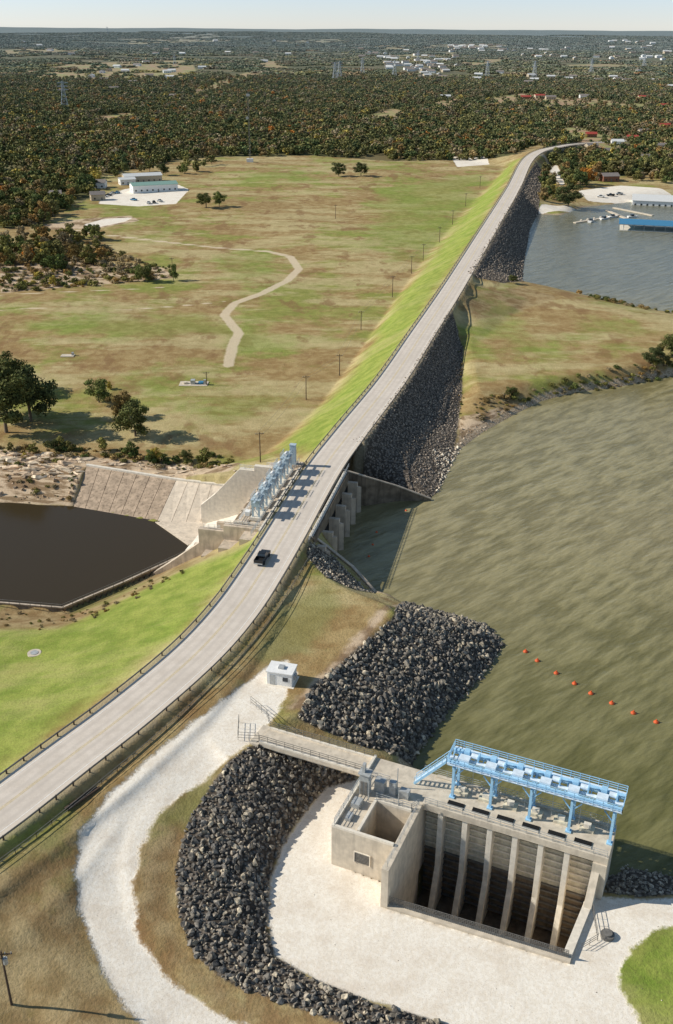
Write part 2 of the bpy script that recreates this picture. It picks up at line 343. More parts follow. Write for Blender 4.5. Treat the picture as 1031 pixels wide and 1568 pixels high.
c=b.mix(b.mr(b.math('ADD',b.math('MULTIPLY',n1,.7),b.math('MULTIPLY',n0,.5)),.57,.69),br,ol)
c=b.mix(b.mr(n1b,.47,.59,0,.75),c,tan)
c=b.mix(b.mr(b.noise(b.mapv(p,(1.6,.8,1),(0,0,.9)),.05,5,.6),.55,.65,0,.7),c,(.25,.14,.065))
c=b.mix(b.math('MULTIPLY',sm('a_green3',12,12,90,5),.55),c,b.mix(b.mr(n2,.3,.7),(.19,.26,.045),(.28,.35,.08)))
gr=b.mix(b.mr(n2,.3,.7),(.18,.27,.038),(.32,.38,.075)); gr=b.mix(b.mr(n1b,.50,.66,0,.55),gr,(.42,.37,.14)); gr=b.mix(b.mr(n3,.55,.8,0,.4),gr,(.13,.17,.03))
c=b.mix(b.math('MULTIPLY',sm('a_green',8,5,14),.87),c,gr)
c=b.mix(b.math('MULTIPLY',sm('a_brn',3,1.5,8),.75),c,b.mix(b.mr(n2,.35,.65),(.24,.155,.075),(.40,.30,.165)))
c=b.mix(b.math('MULTIPLY',b.math('MULTIPLY',sm('a_brn',3,1.5,8),b.mr(n1,.52,.62)),.6),c,(.22,.23,.07))
c=b.mix(b.math('MULTIPLY',sm('a_green2',4,2.,4),.6),c,(.23,.24,.08))
c=b.mix(b.mr(n3,.35,.72,0,.34),c,(.15,.125,.05))
fcol=b.mix(b.mr(n0,.42,.62),(.11,.11,.048),(.17,.135,.065))
fcol=b.mix(b.mr(n1,.56,.66,0,.75),fcol,(.33,.28,.14))
c=b.mix(sm('a_forest',14,3,10),c,fcol)
c=b.mix(b.math('MULTIPLY',sm('a_clear',10,3,30),.85),c,b.mix(b.mr(n1,.42,.58),(.44,.28,.18),(.32,.32,.13)))
lay=b.n("ShaderNodeSeparateXYZ"); b.t.links.new(p,lay.inputs[0])
bands=b.noise(b.mapv(p,(.12,.12,1.6)),1.,4,.6)
c=b.mix(b.math('MULTIPLY',sm('a_dirt',3,.8,3),.9),c,b.mix(b.mr(bands,.42,.56),(.25,.165,.10),(.60,.46,.32)))
shore=b.math('MULTIPLY',b.mr(b.math('ADD',b.attr('a_lake'),b.math('MULTIPLY',nj,4)),-2.6,-1.6),.9)
c=b.mix(shore,c,b.mix(b.mr(n3,.4,.6),(.30,.21,.13),(.60,.48,.34)))
c=b.mix(b.math('MULTIPLY',sm('a_track',1.4,.5),.85),c,(.66,.54,.38))
gv2=b.mix(b.mr(n3,.3,.7),(.80,.72,.60),(.92,.86,.76)); gv2=b.mix(b.mr(n2,.42,.75,0,.5),gv2,(.64,.53,.41)); gv2=b.mix(b.mr(n1b,.5,.7,0,.25),gv2,(.60,.48,.36))
gp=b.noise(p,7.,2); gv2=b.mix(b.mr(gp,.56,.70,0,.5),gv2,(.42,.36,.29))
gm=sm('a_gravel',2.6,.45); c=b.mix(gm,c,gv2)
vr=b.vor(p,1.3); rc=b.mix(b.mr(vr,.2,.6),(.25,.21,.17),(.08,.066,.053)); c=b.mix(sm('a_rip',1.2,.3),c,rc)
c=b.mix(b.math('MULTIPLY',b.mr(b.math('ADD',b.attr('a_rd'),b.math('MULTIPLY',nj,2.)),6.2,5.2),.7),c,(.42,.35,.23))
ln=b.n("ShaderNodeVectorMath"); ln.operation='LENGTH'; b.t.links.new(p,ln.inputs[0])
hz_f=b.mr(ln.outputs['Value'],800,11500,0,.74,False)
c=b.mix(hz_f,c,(.21,.27,.30))  # aerial haze painted into the ground colour, growing with distance
bh=b.math('MULTIPLY',b.math('ADD',b.math('MULTIPLY',n3,.6),n2),b.mr(gm,0,1,1,.3,False))
b.bump(bh,.5,.5)
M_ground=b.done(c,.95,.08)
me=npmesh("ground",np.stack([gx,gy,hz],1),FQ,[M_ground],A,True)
go=bpy.data.objects.new("ground",me); S.collection.objects.link(go)

# ------------------------------------------------------------------ water
b=NB("lake_water"); p=b.pos()
def ripple(ang,sx,sy,det=3): return b.noise(b.mapv(b.mapv(p,(1,1,1),(0,0,math.radians(-ang))),(sx,sy,1)),1.0,det,.5)
wv=ripple(42,.12,.42,2); w2=ripple(25,.5,1.2,3); w3=b.noise(p,.015,4)
c=b.mix(b.mr(wv,.36,.64),(.200,.172,.078),(.335,.290,.150)); c=b.mix(b.mr(w3,.35,.65,0,.4),c,(.32,.27,.15))
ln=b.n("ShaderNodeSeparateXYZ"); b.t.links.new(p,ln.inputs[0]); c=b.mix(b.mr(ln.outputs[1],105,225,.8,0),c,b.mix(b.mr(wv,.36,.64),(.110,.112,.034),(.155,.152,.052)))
c=b.mix(b.mr(ln.outputs[1],380,480,0,.6),c,(.13,.145,.13))  # grazing sky reflection on the far cove painted as blue-grey water colour
b.bump(b.math('ADD',b.math('MULTIPLY',wv,1.),b.math('MULTIPLY',w2,.3)),.8,.6)
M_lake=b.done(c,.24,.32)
b=NB("basin_water"); p=b.pos(); b.bump(b.noise(p,.6,3),.12,.1); M_bas=b.done((.048,.035,.018),.12,.15)
def water(name,P,z,m,pad):
    s_=lk if P is LAKE else sdf(gx,gy,P)
    sc_=s_.reshape(ny,nx); ok=(np.maximum.reduce([sc_[:-1,:-1],sc_[1:,:-1],sc_[:-1,1:],sc_[1:,1:]])>-pad).ravel()
    f=FQ[ok]; un,inv=np.unique(f,return_inverse=True)
    V=np.stack([gx[un],gy[un],np.full(len(un),z)],1)
    o=bpy.data.objects.new(name,npmesh(name,V,inv.reshape(-1,4),[m],None,True)); S.collection.objects.link(o)
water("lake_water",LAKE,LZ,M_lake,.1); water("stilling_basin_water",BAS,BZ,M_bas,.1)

# ------------------------------------------------------------------ road
rd=catmull(CLp,3.0); tg=np.gradient(rd[:,:2],axis=0); tg/=np.linalg.norm(tg,axis=1)[:,None]; nl=np.stack([-tg[:,1],tg[:,0]],1)
def strip(name,o0,o1,dz,m,seg=8,i0=0,i1=None):
    r=rd[i0:i1]; n_=nl[i0:i1]; V=[];ac=[]
    for k in range(seg+1):
        o=o0+(o1-o0)*k/seg; V.append(np.stack([r[:,0]+n_[:,0]*o,r[:,1]+n_[:,1]*o,r[:,2]+dz],1)); ac.append(np.full(len(r),o))
    V=np.concatenate(V); n=len(r); f=[]
    for k in range(seg):
        j=np.arange(n-1)+k*n; f.append(np.stack([j,j+1,j+n+1,j+n],1))
    return bpy.data.objects.new(name,npmesh(name,V,np.concatenate(f)[:,::-1],[m],{'across':np.concatenate(ac)},True))
b=NB("road_chipseal"); p=b.pos(); a=b.math('ABSOLUTE',b.attr('across'))
n=b.noise(p,.5,5,.6); n_=b.noise(p,6,3); n4=b.noise(p,.06,4)
c=b.mix(b.mr(n,.3,.7),(.64,.56,.475),(.74,.655,.565)); c=b.mix(b.mr(n_,.4,.7,0,.22),c,(.42,.37,.315)); c=b.mix(b.mr(n4,.4,.65,0,.35),c,(.54,.475,.405))
wp=b.math('ABSOLUTE',b.math('SUBTRACT',b.math('ABSOLUTE',b.math('SUBTRACT',a,1.9)),.85)); c=b.mix(b.mr(wp,.1,.5,.32,0),c,(.49,.435,.38))
c=b.mix(b.mr(a,3.5,3.9,0,.4),c,(.74,.64,.52))
M_road=b.done(c,.9,.12)
road=strip("road",-4.6,4.6,.07,M_road,10); S.collection.objects.link(road)
M_yel=mat("yellow_line_paint",(.66,.52,.26),.8,.2,3); M_wht=mat("white_line_paint",(.82,.79,.73),.8,.12,3)
for nm,o0,o1,m in (("road_centre_line",.08,.18,M_yel),("road_centre_line",-.18,-.08,M_yel),("road_edge_line",3.55,3.67,M_wht),("road_edge_line",-3.67,-3.55,M_wht)):
    o=strip(nm,o0,o1,.078,m,1,0,len(rd)-60); S.collection.objects.link(o)
M_conc=mat("concrete",(.62,.54,.43),.9,.12,.8,.2,0,.32); M_concd=mat("stained_concrete",(.27,.22,.17),.9,.25,.6,.2,0,.75); M_concl=mat("pale_concrete",(.76,.69,.58),.9,.1,1.2,.2,0,.2)
M_conct=mat("tan_weathered_concrete",(.58,.48,.37),.9,.18,.5,.2,0,.5)
M_rail=mat("weathered_rail_steel",(.17,.16,.145),.6,.2,2,.4); M_galv=mat("galvanised_steel",(.46,.47,.46),.45,.15,2,.5,.2)
M_dark=mat("dark_opening",(.012,.012,.012),.9,.1); M_wood=mat("creosoted_wood",(.10,.07,.05),.9,.2,3)
M_blue=mat("light_blue_paint",(.36,.62,.84),.45,.08,2,.4); M_hoist=mat("grey_blue_paint",(.42,.51,.56),.5,.12,1.5,.4)
M_white=mat("white_paint",(.82,.81,.78),.6,.06,2,.3); M_gate=mat("gate_steel_cream",(.66,.60,.46),.7,.15,1.5,.3,0,.4); M_glass=mat("window_glass",(.03,.04,.05),.15,.1,1,.5)
M_wwall=mat("shaded_stained_concrete",(.20,.155,.11),.9,.3,.5,.2,0,.6)  # shade on the upstream face and in the pit painted into the colour
for side,off in (("guardrail",5.15),("guardrail",-5.15)):
    mb=MB(); acc=0
    P=[Vector((rd[i,0]+nl[i,0]*off,rd[i,1]+nl[i,1]*off,rd[i,2])) for i in range(len(rd)-60)]
    for a_,c_ in zip(P[:-1],P[1:]):
        mb.beam(a_+Vector((0,0,.66)),c_+Vector((0,0,.66)),.09,.30,0)
        acc+=(c_-a_).length
        if acc>3.2: acc=0; mb.box(a_.x-.1,a_.x+.1,a_.y-.1,a_.y+.1,-.4+a_.z,.8+a_.z,1)
    mb.obj(side,[M_rail,M_wood])
mb=MB(); P=[Vector((rd[i,0]-nl[i,0]*7.4,rd[i,1]-nl[i,1]*7.4,0)) for i in range(len(rd)) if 60<rd[i,1]<193]
Pz=Hf(np.array([q.x for q in P]),np.array([q.y for q in P]))
for q,z in zip(P,Pz): q.z=z
mb.rail(P,1.0,3.,.06,0,2); mb.obj("pipe_fence",[M_rail])

# ------------------------------------------------------------------ gatehouse / intake structure
I=MB(); B=lambda u0,u1,v0,v1,z0,z1,m=0: I.box(u0,u1,v0,v1,z0,z1,m,GL)
B(-1,0,-1,3.3,-20.5,-1); B(-1,0,3.3,12.6,-20.5,-.99)
I.hexa([GL(0,-1,-20.5),GL(24.6,.2,-20.5),GL(24.6,1.2,-20.5),GL(0,0,-20.5),GL(0,-1,-7.6),GL(24.6,.2,-7.6),GL(24.6,1.2,-7.6),GL(0,0,-7.6)],0)
I.hexa([GL(23.5,1.2,-20.5),GL(24.6,1.2,-20.5),GL(25.6,12.4,-20.5),GL(24.5,12.4,-20.5),GL(23.5,1.2,-7.4),GL(24.6,1.2,-7.4),GL(25.6,12.4,-7.4),GL(24.5,12.4,-7.4)],4)
I.prism([GL(24.4,9.6,-7.4),GL(24.5,12.4,-7.4),GL(24.5,12.4,-3.4)],Vector((gu[0],gu[1],0))*1.05)
B(24.5,26.4,12.4,19.6,-20.5,-1.9)
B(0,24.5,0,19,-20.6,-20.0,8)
for k in range(6):
    u=2.7+3.65*k
    B(u-.38,u+.38,12.9,18.8,-20,-1.85,4)
    I.prism([GL(u-.38,12.9,-12),GL(u-.38,12.9,-20),GL(u-.38,10.2,-20)],Vector((gu[0],gu[1],0))*.76,4)
for k in range(7):
    u0=(2.7+3.65*(k-1)+.38) if k else 0.0; u1=(2.7+3.65*k-.38) if k<6 else 24.5
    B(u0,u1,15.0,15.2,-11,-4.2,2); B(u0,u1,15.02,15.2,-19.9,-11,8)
    for j in range(13): B(u0,u1,14.72,15.0,-19.4+j*1.2,-19.15+j*1.2,4 if j>7 else 3)  # lower ribs and panels use darker materials, painting in the pit shade
    B(u0,u1,15.9,18.8,-4.0,-1.86,5)
B(0,26.4,12.7,13.3,-1.85,-.75); B(0,26.4,13.3,19.0,-1.84,-1.0); B(0,26.4,19.0,19.6,-1.85,-.75)
B(0,24.5,18.9,19.6,-20.5,-1.86)
for k in range(6):
    u0=4.4+3.65*k
    B(u0-1.2,u0+1.2,13.9,15.1,-.99,-.86,5); B(u0-1.25,u0+1.25,13.78,13.9,-.99,-.7,4); B(u0-1.0,u0+1.0,16.8,18.0,-.99,-.55,2); B(u0-.5,u0+.5,17.1,17.7,-.55,.1,4)
B(-10.2,-6.2,3.3,12.6,-20,-1.0); B(-6.2,-1.0,3.3,4.0,-20,-.98); B(-6.2,-1.0,10.5,12.6,-20,-1.0)
B(-6.2,-1,4,10.5,-19.5,-18,5)
B(-10.2,0,12.6,19.6,-14,-1.0)
B(-10.2,-9.8,3.3,19.6,-1,-.55,4); B(-9.8,-.98,3.3,3.7,-.98,-.6,4); B(-6.6,-6.2,3.9,10.5,-1,-.6,4); B(-6.6,-1.0,10.5,10.9,-1,-.6,4)
B(-6.6,-4.4,3.22,3.32,-5.9,-4.1,5)
for j in range(7): B(-6.5,-4.5,3.16,3.22,-5.8+j*.24,-5.68+j*.24,3)
B(-6.75,-6.6,3.14,3.3,-6,-4.0,4);B(-4.4,-4.25,3.14,3.3,-6,-4.0,4);B(-6.6,-4.4,3.14,3.3,-4.1,-3.98,4)
B(-9.2,-7.8,11.0,12.2,-1,2.8,6); B(-9.4,-7.6,10.8,12.4,2.8,2.95,6); B(-8.9,-8.5,11.3,11.9,2.95,4.4,6)
B(-9.0,-8.6,10.92,11.0,-.8,1.6,3); B(-8.4,-8.0,10.92,11.0,-.8,1.6,3)
B(-7.4,-5.9,12.4,13.6,-1,1.0,6); B(-5.2,-4.2,12.6,13.4,-1,1.4,7); B(-3.6,-2.2,12.6,13.6,-1,.4,6)
B(-9.3,-8.0,8.0,9.6,-1,-.2,6); B(-9.0,-8.2,5.2,6.6,-1,-.4,6)
for (u,v) in ((-9.7,12.8),(-7.4,10.2),(-4.6,14.6),(-3.,10.7)): I.cyl(GL(u,v,-1),GL(u,v,2.6),.07,.07,6,7)
I.rail([GL(-9.9,3.6,-.55),GL(-9.9,15.2,-.55)],1.1,1.6,.06,7,3); I.rail([GL(-9.9,15.2,-1),GL(-6,15.2,-1)],1.1,1.6,.06,7,3)
I.rail([GL(-6.4,10.7,-.6),GL(-1,10.7,-.6),GL(-.5,12.4,-1)],1.1,1.3,.06,7,3)
I.rail([GL(.3,12.9,-.75),GL(26.2,12.9,-.75)],1.1,1.8,.05,7,3); I.rail([GL(-2,19.4,-.75),GL(26.2,19.4,-.75)],1.1,1.8,.05,7,3)
I.rail([GL(-.5,-.4,-7.6),GL(24.2,.75,-7.6)],1.3,.26,.06,3,5)
I.rail([GL(-.4,-.4,-1),GL(-.4,12.4,-1)],1.05,1.6,.05,7,2)
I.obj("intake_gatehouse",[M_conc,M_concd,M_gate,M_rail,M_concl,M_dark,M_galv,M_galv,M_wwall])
g=MB(); us=[3.4,9.05,14.7,20.35,26.0]; v0,v1=16.0,18.9; zt=4.4
for u in us:
    for v in (v0,v1):
        g.box(u-.18,u+.18,v-.18,v+.18,-1,zt,0,GL); g.box(u-.4,u+.4,v-.4,v+.4,-.99,-.8,0,GL)
        g.beam(GL(u,v,2.8),GL(u+(1.3 if u<25 else -1.3),v,zt),.14,.14)
        if u>4: g.beam(GL(u,v,2.8),GL(u-1.3,v,zt),.14,.14)
    g.beam(GL(u,v0,-.6),GL(u,v1,3.2),.12,.12); g.beam(GL(u,v1,-.6),GL(u,v0,3.2),.12,.12); g.beam(GL(u,v0,3.3),GL(u,v1,3.3),.2,.25)
    g.box(u-.15,u+.15,v0-.5,v1+.5,zt,zt+.3,0,GL)
for v in (v0,v1):
    g.box(2.4,27,v-.16,v+.16,zt+.3,zt+1.0,0,GL); g.box(2.4,27,v-.3,v+.3,zt+1.0,zt+1.06,0,GL)
k=2.6
while k<27: g.box(k,k+.12,v0+.16,v1-.16,zt+.45,zt+.75,0,GL); k+=1.1
g.box(2.4,27,v0-.75,v0-.3,zt+.9,zt+.96,1,GL); g.box(2.4,27,v1+.3,v1+.75,zt+.9,zt+.96,1,GL)
g.box(2.4,27,v0+.85,v0+1.5,zt+.9,zt+.95,1,GL)
for i_ in range(6):
    u=4.6+3.9*i_
    g.box(u-.75,u+.75,v0+.3,v0+1.5,zt+1.06,zt+1.6,1,GL); g.box(u-.4,u+.4,v1-1.1,v1-.2,zt+1.06,zt+1.9,0,GL)
    g.cyl(GL(u+.75,v0+1.8,zt+1.5),GL(u+1.75,v0+1.8,zt+1.5),.42,.42,12,1); g.box(u+1.75,u+1.95,v0+1.2,v0+2.3,zt+1.0,zt+2.0,0,GL)
    g.beam(GL(u+1.2,v0+1.8,zt+1.2),GL(u+1.2,v0+1.8,-1),.05,.05,2)
for v in (v0-.72,v1+.72): g.rail([GL(2.4,v,zt+.96),GL(27,v,zt+.96)],1.15,1.3,.075,0,3)
for u in (2.4,27): g.rail([GL(u,v0-.72,zt+.96),GL(u,v1+.72,zt+.96)],1.15,1.3,.075,0,3)
for v in (v0+.3,v0+1.3):
    g.beam(GL(-2.6,v,-.9),GL(2.5,v,zt+.9),.12,.34); g.beam(GL(-2.6,v,.2),GL(2.5,v,zt+2.0),.08,.08)
    for t in range(6): a_=Vector(GL(-2.6,v,-.9)).lerp(Vector(GL(2.5,v,zt+.9)),t/5); g.beam(a_,a_+Vector((0,0,1.1)),.06,.06)
for t in range(22):
    f_=t/21; g.box(-2.6+5.1*f_-.12,-2.6+5.1*f_+.12,v0+.35,v0+1.25,-.9+(zt+1.8)*f_-.03,-.9+(zt+1.8)*f_+.02,1,GL)
g.obj("blue_hoist_gantry",[M_blue,mat("blue_white_machinery",(.68,.78,.86),.5,.1),M_galv])
f=MB(); f.box(-28,-10.25,15.4,19.4,-1.7,-1.05,0,GL); f.box(-28,-10.25,15.4,15.75,-1.05,-.75,1,GL); f.box(-28,-10.25,19.05,19.4,-1.05,-.75,1,GL)
f.box(-28,-10.3,16.0,16.4,-2.4,-1.7,0,GL); f.box(-28,-10.3,18.3,18.7,-2.4,-1.7,0,GL); f.box(-29.5,-28,15,19.8,-4,-1.2,0,GL)
for v in (15.55,19.25): f.rail([GL(-28,v,-.75),GL(-10.3,v,-.75)],1.1,1.5,.06,2,3)
f.rail([GL(-28,19.25,-.75),GL(-30,22,-1.4),GL(-34,24,-1.4)],1.6,1.5,.05,2,3); f.rail([GL(-28,15.4,-.75),GL(-31.5,15,-1.4),GL(-33.5,19,-1.4)],1.6,1.5,.05,2,3)
f.obj("access_footbridge",[M_conc,M_concl,M_rail])

# ------------------------------------------------------------------ spillway in the dam
c0=np.array(site(494,720,0))[:2]; c1=np.array(site(438,815,0))[:2]; O=(c0+c1)/2; sdv=(c0-c1)/np.linalg.norm(c0-c1); nn=np.array([-sdv[1],sdv[0]]); HL=np.linalg.norm(c0-c1)/2+.5
def SL(s_,n,z): q=O+sdv*s_+nn*n; return (q[0],q[1],z)
X=MB(); B=lambda a,b_,c_,d,e_,f_,m=0: X.box(a,b_,c_,d,e_,f_,m,SL)
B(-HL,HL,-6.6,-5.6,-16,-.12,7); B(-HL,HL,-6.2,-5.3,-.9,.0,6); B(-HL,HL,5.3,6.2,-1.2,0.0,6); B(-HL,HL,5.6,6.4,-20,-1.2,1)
nb=5; SA=-HL+4.5; pit_=(HL-.6-SA)/nb
for k in range(nb+1):
    s_=SA+pit_*k; s2=-HL+.6+(2*HL-1.2)*k/nb
    B(s2-.5,s2+.5,-9,-6.6,-16,-2.4,0); X.prism([SL(s2-.5,-9,-16),SL(s2+.5,-9,-16),SL(s2,-10,-16)],(0,0,12.5),0)
    if k<nb: B(s2+.9,s2+(2*HL-1.2)/nb-.9,-6.7,-6.6,-10.6,-3.2,5)  # near-black panels paint the shade of gate openings on the solid wall
    X.prism([SL(s_-.6,6.4,-20),SL(s_-.6,6.4,-.6),SL(s_-.6,13.2,-.6),SL(s_-.6,13.2,-4),SL(s_-.6,18,-8),SL(s_-.6,22,-14),SL(s_-.6,22,-20)],Vector((sdv[0],sdv[1],0))*1.2,0)
    if k<nb:
        sn=s_+pit_*.5
        B(s_+.6,s_+pit_-.6,8.6,9.0,-14,-1.3,5)
        B(sn-2.2,sn+2.2,7.2,9.7,-.6,.2,6)
        # hoist frame: side plates, crosshead box, drum, motor
        for a_ in (-1.75,1.55):
            B(sn+a_,sn+a_+.2,7.5,7.95,.2,2.7,2); B(sn+a_,sn+a_+.2,8.95,9.4,.2,2.7,2)
            X.beam(SL(sn+a_+.1,7.8,.4),SL(sn+a_+.1,9.1,2.6),.12,.12,2)
        B(sn-1.8,sn+1.8,7.45,9.45,2.7,4.3,2); B(sn-1.95,sn+1.95,7.3,9.6,4.3,4.42,2)
        B(sn-1.3,sn-.3,7.38,7.44,3.0,4.0,3); B(sn+.3,sn+1.3,7.38,7.44,3.0,4.0,3)
        B(sn-1.3,sn+1.3,9.46,9.52,3.0,4.0,3)
        X.cyl(SL(sn-.9,8.45,4.95),SL(sn+.5,8.45,4.95),.45,.45,10,4); B(sn+.55,sn+1.2,8.1,8.8,4.42,5.2,3)
        X.rail([SL(sn-1.9,9.5,4.42),SL(sn+1.9,9.5,4.42)],1.0,.95,.07,2,2); X.rail([SL(sn-1.9,7.4,4.42),SL(sn+1.9,7.4,4.42)],1.0,.95,.07,2,2)
        B(sn-.7,sn+.7,10.3,11.4,-.35,.7,4)
        X.beam(SL(sn+2.1,7.7,.2),SL(sn+2.1,9.4,2.6),.5,.08,4)
B(SA-1,HL+1,9.8,11.8,-.62,-.36,0); B(SA-1,HL+1,5.9,7.15,-.6,-.35,0)
B(SA,HL,8.2,8.7,4.1,4.29,2)
X.rail([SL(SA-1,11.7,-.35),SL(HL+1,11.7,-.35)],1.1,1.6,.08,4,3)
X.rail([SL(-HL-3,6.9,0),SL(HL+3,6.9,0)],1.2,1.6,.08,3,3)
X.rail([SL(-HL-3,-6.0,0),SL(HL+3,-6.0,0)],.9,1.6,.08,3,2)
B(HL,HL+2.6,5.6,10.6,-8,.4,0); B(HL+.2,HL+1.4,7.2,8.6,.4,5.6,2); B(HL+.1,HL+1.5,7.1,8.7,5.6,5.75,2)
def step(s0,s1,lst,m=0):
    for n0_,n1_,zt_ in lst: B(s0,s1,n0_,n1_,-21,zt_,m)
sgn=Vector((sdv[0],sdv[1],0))
X.prism([SL(HL,10.6,-21),SL(HL,10.6,-.9),SL(HL,18,-.9),SL(HL,18,-2.2),SL(HL,22,-2.2),SL(HL,29,-10),SL(HL,33,-13.6),SL(HL,33,-21)],sgn*1.3,6)
B(HL+1.3,HL+5,10.6,15,-21,-1.6,0); B(HL+1.3,HL+4,15,20,-21,-4.2,0); B(HL+1.3,HL+3,20,24,-21,-8,0)
X.prism([SL(SA-2.4,6.4,-21),SL(SA-2.4,6.4,-.9),SL(SA-2.4,15,-.9),SL(SA-2.4,15,-2.4),SL(SA-2.4,21,-2.4),SL(SA-2.4,21,-6),SL(SA-2.4,29,-12.5),SL(SA-2.4,33,-15.5),SL(SA-2.4,33,-21)],sgn*1.4,0)
B(SA-6.5,SA-2.4,6.4,10,-21,-1.6,0); B(SA-6.5,SA-2.4,10.0,15,-21,-4.4,0); B(SA-5.5,SA-2.4,15,19.5,-21,-7.5,0)
B(SA-6.56,SA-6.5,11.5,13.2,-8,-5.4,5)
for k in range(3): s_=SA+6+9*k; step(s_-.5,s_+.5,[(22,26,-14),(26,29,-16)],0)
X.prism([SL(SA-1,6.4,-21),SL(SA-1,6.4,-9),SL(SA-1,15,-12),SL(SA-1,32,-18.9),SL(SA-1,32,-21)],sgn*(HL-SA+1),6)
for s_,l in ((HL+.6,((12.8,-.9),(20,-2.2))),(SA-1.7,((8.5,-.9),(12.8,-.9),(18,-2.4)))):
    for nn_,zz in l: X.rail([SL(s_,nn_-2.0,zz),SL(s_,nn_+2.0,zz)],1.1,1.5,.07,4,3)
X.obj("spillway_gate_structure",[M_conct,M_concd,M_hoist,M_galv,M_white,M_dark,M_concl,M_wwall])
M_linA=mat("stained_lining_concrete",(.46,.35,.25),.9,.2,.5,.2,0,.85,.3); M_linB=mat("pale_lining_concrete",(.72,.61,.48),.9,.12,.5,.2,0,.5,.45)
def lining(name,A1,A2,A3,A4,n,m,cop=True):
    """A1-A2 top edge, A4-A3 bottom edge"""
    A1,A2,A3,A4=[Vector(site(*q)) for q in (A1,A2,A3,A4)]
    mb=MB(); nr=(A2-A1).cross(A4-A1).normalized(); nr=nr if nr.z>0 else -nr; th=nr*.5
    for k in range(n):
        a=k/n+.0025; c_=(k+1)/n-.0025
        q=[A1.lerp(A2,a),A1.lerp(A2,c_),A4.lerp(A3,c_),A4.lerp(A3,a)]
        mb.hexa([x-th*2 for x in q]+[x for x in q],0)
    mb.hexa([x-th*2.2 for x in (A1,A2,A3,A4)]+[x-th*.15 for x in (A1,A2,A3,A4)],2)
    if cop: mb.beam(A1+Vector((0,.2,.15)),A2+Vector((0,.2,.15)),.9,.5,1)
    mb.obj(name,[m,M_concl,M_dark])
lining("basin_lining_wall",(133,713,-13.7),(270,735,-13.7),(240,800,-19.2),(112,778,-19.2),7,M_linA)
lining("basin_lining_wall",(270,735,-13.7),(380,748,-13.0),(374,803,-19.0),(240,800,-19.2),6,M_linB)
ap=MB(); ap.prism([site(*q,-18.75) for q in ((238,799),(376,800),(352,822),(322,832),(288,834))],(0,0,-2),0); ap.obj("basin_apron_slab",[M_linB])
def wall_line(name,P,th,zb,m,up=.25):
    mb=MB()
    for a_,c_ in zip(P[:-1],P[1:]):
        a=Vector(a_);c=Vector(c_); d=(c-a); d.z=0; d.normalize(); n_=Vector((-d.y,d.x,0))*th/2; d=d*.02
        def q(p_,sg,z): v=p_+n_*sg; return (v.x,v.y,z)
        a2=a-d;c2=c+d
        mb.hexa([q(a2,-1,zb),q(a2,1,zb),q(c2,1,zb),q(c2,-1,zb),q(a2,-1,a.z),q(a2,1,a.z),q(c2,1,c.z),q(c2,-1,c.z)],1)
        mb.hexa([q(a2,-1.2,a.z),q(a2,1.2,a.z),q(c2,1.2,c.z),q(c2,-1.2,c.z),q(a2,-1.2,a.z+up),q(a2,1.2,a.z+up),q(c2,1.2,c.z+up),q(c2,-1.2,c.z+up)],0)
    return mb.obj(name,[M_conct,m])
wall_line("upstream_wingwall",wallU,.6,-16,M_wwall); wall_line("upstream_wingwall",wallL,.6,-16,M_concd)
wall_line("basin_retaining_wall",topl+np.array([0,.3,0]),.5,-22,M_concd)
mb=MB(); mb.rail([Vector(p)+Vector((0,-.6,.1)) for p in topl],1.3,2.5,.08,0,3); mb.obj("chain_link_fence",[M_rail])

# ------------------------------------------------------------------ pickup truck
def truck(name,loc,dirv,body):
    d=Vector((dirv[0],dirv[1],0)).normalized(); l=Vector((-d.y,d.x,0)); L0=Vector(loc)
    TT=lambda x,y,z: tuple(L0+d*x+l*y+Vector((0,0,z)))
    t=MB(); t.box(-2.8,2.8,-.98,.98,.45,.95,0,TT)
    t.hexa([TT(1.2,-.97,.95),TT(2.75,-.9,.95),TT(2.75,.9,.95),TT(1.2,.97,.95),TT(1.2,-.92,1.18),TT(2.6,-.82,1.08),TT(2.6,.82,1.08),TT(1.2,.92,1.18)],0)
    t.hexa([TT(-.9,-.95,.95),TT(1.3,-.95,.95),TT(1.3,.95,.95),TT(-.9,.95,.95),TT(-.6,-.78,1.8),TT(.6,-.78,1.8),TT(.6,.78,1.8),TT(-.6,.78,1.8)],1)
    t.box(-.55,.55,-.74,.74,1.8,1.86,0,TT)
    for y in (-.98,.88): t.box(-2.8,-.9,y,y+.1,.95,1.35,0,TT)
    t.box(-2.8,-2.7,-.88,.88,.95,1.35,0,TT); t.box(-.98,-.9,-.88,.88,.95,1.35,0,TT); t.box(-2.7,-.98,-.88,.88,.951,.97,2,TT)
    for x in (-1.8,1.75):
        for y in (-.92,.92): t.cyl(TT(x,y-.13,.4),TT(x,y+.13,.4),.4,.4,12,2)
    t.box(2.8,2.9,-.9,.9,.5,.7,3,TT); t.box(-2.9,-2.8,-.9,.9,.5,.7,3,TT)
    return t.obj(name,[body,M_glass,M_dark,M_galv])
M_black=mat("black_car_paint",(.015,.016,.018),.25,.1,1,.5)
tp=np.array(site(402,858,0)); i_=np.argmin(np.hypot(rd[:,0]-tp[0],rd[:,1]-tp[1]))
truck("pickup_truck",(tp[0],tp[1],.08),tg[i_],M_black)

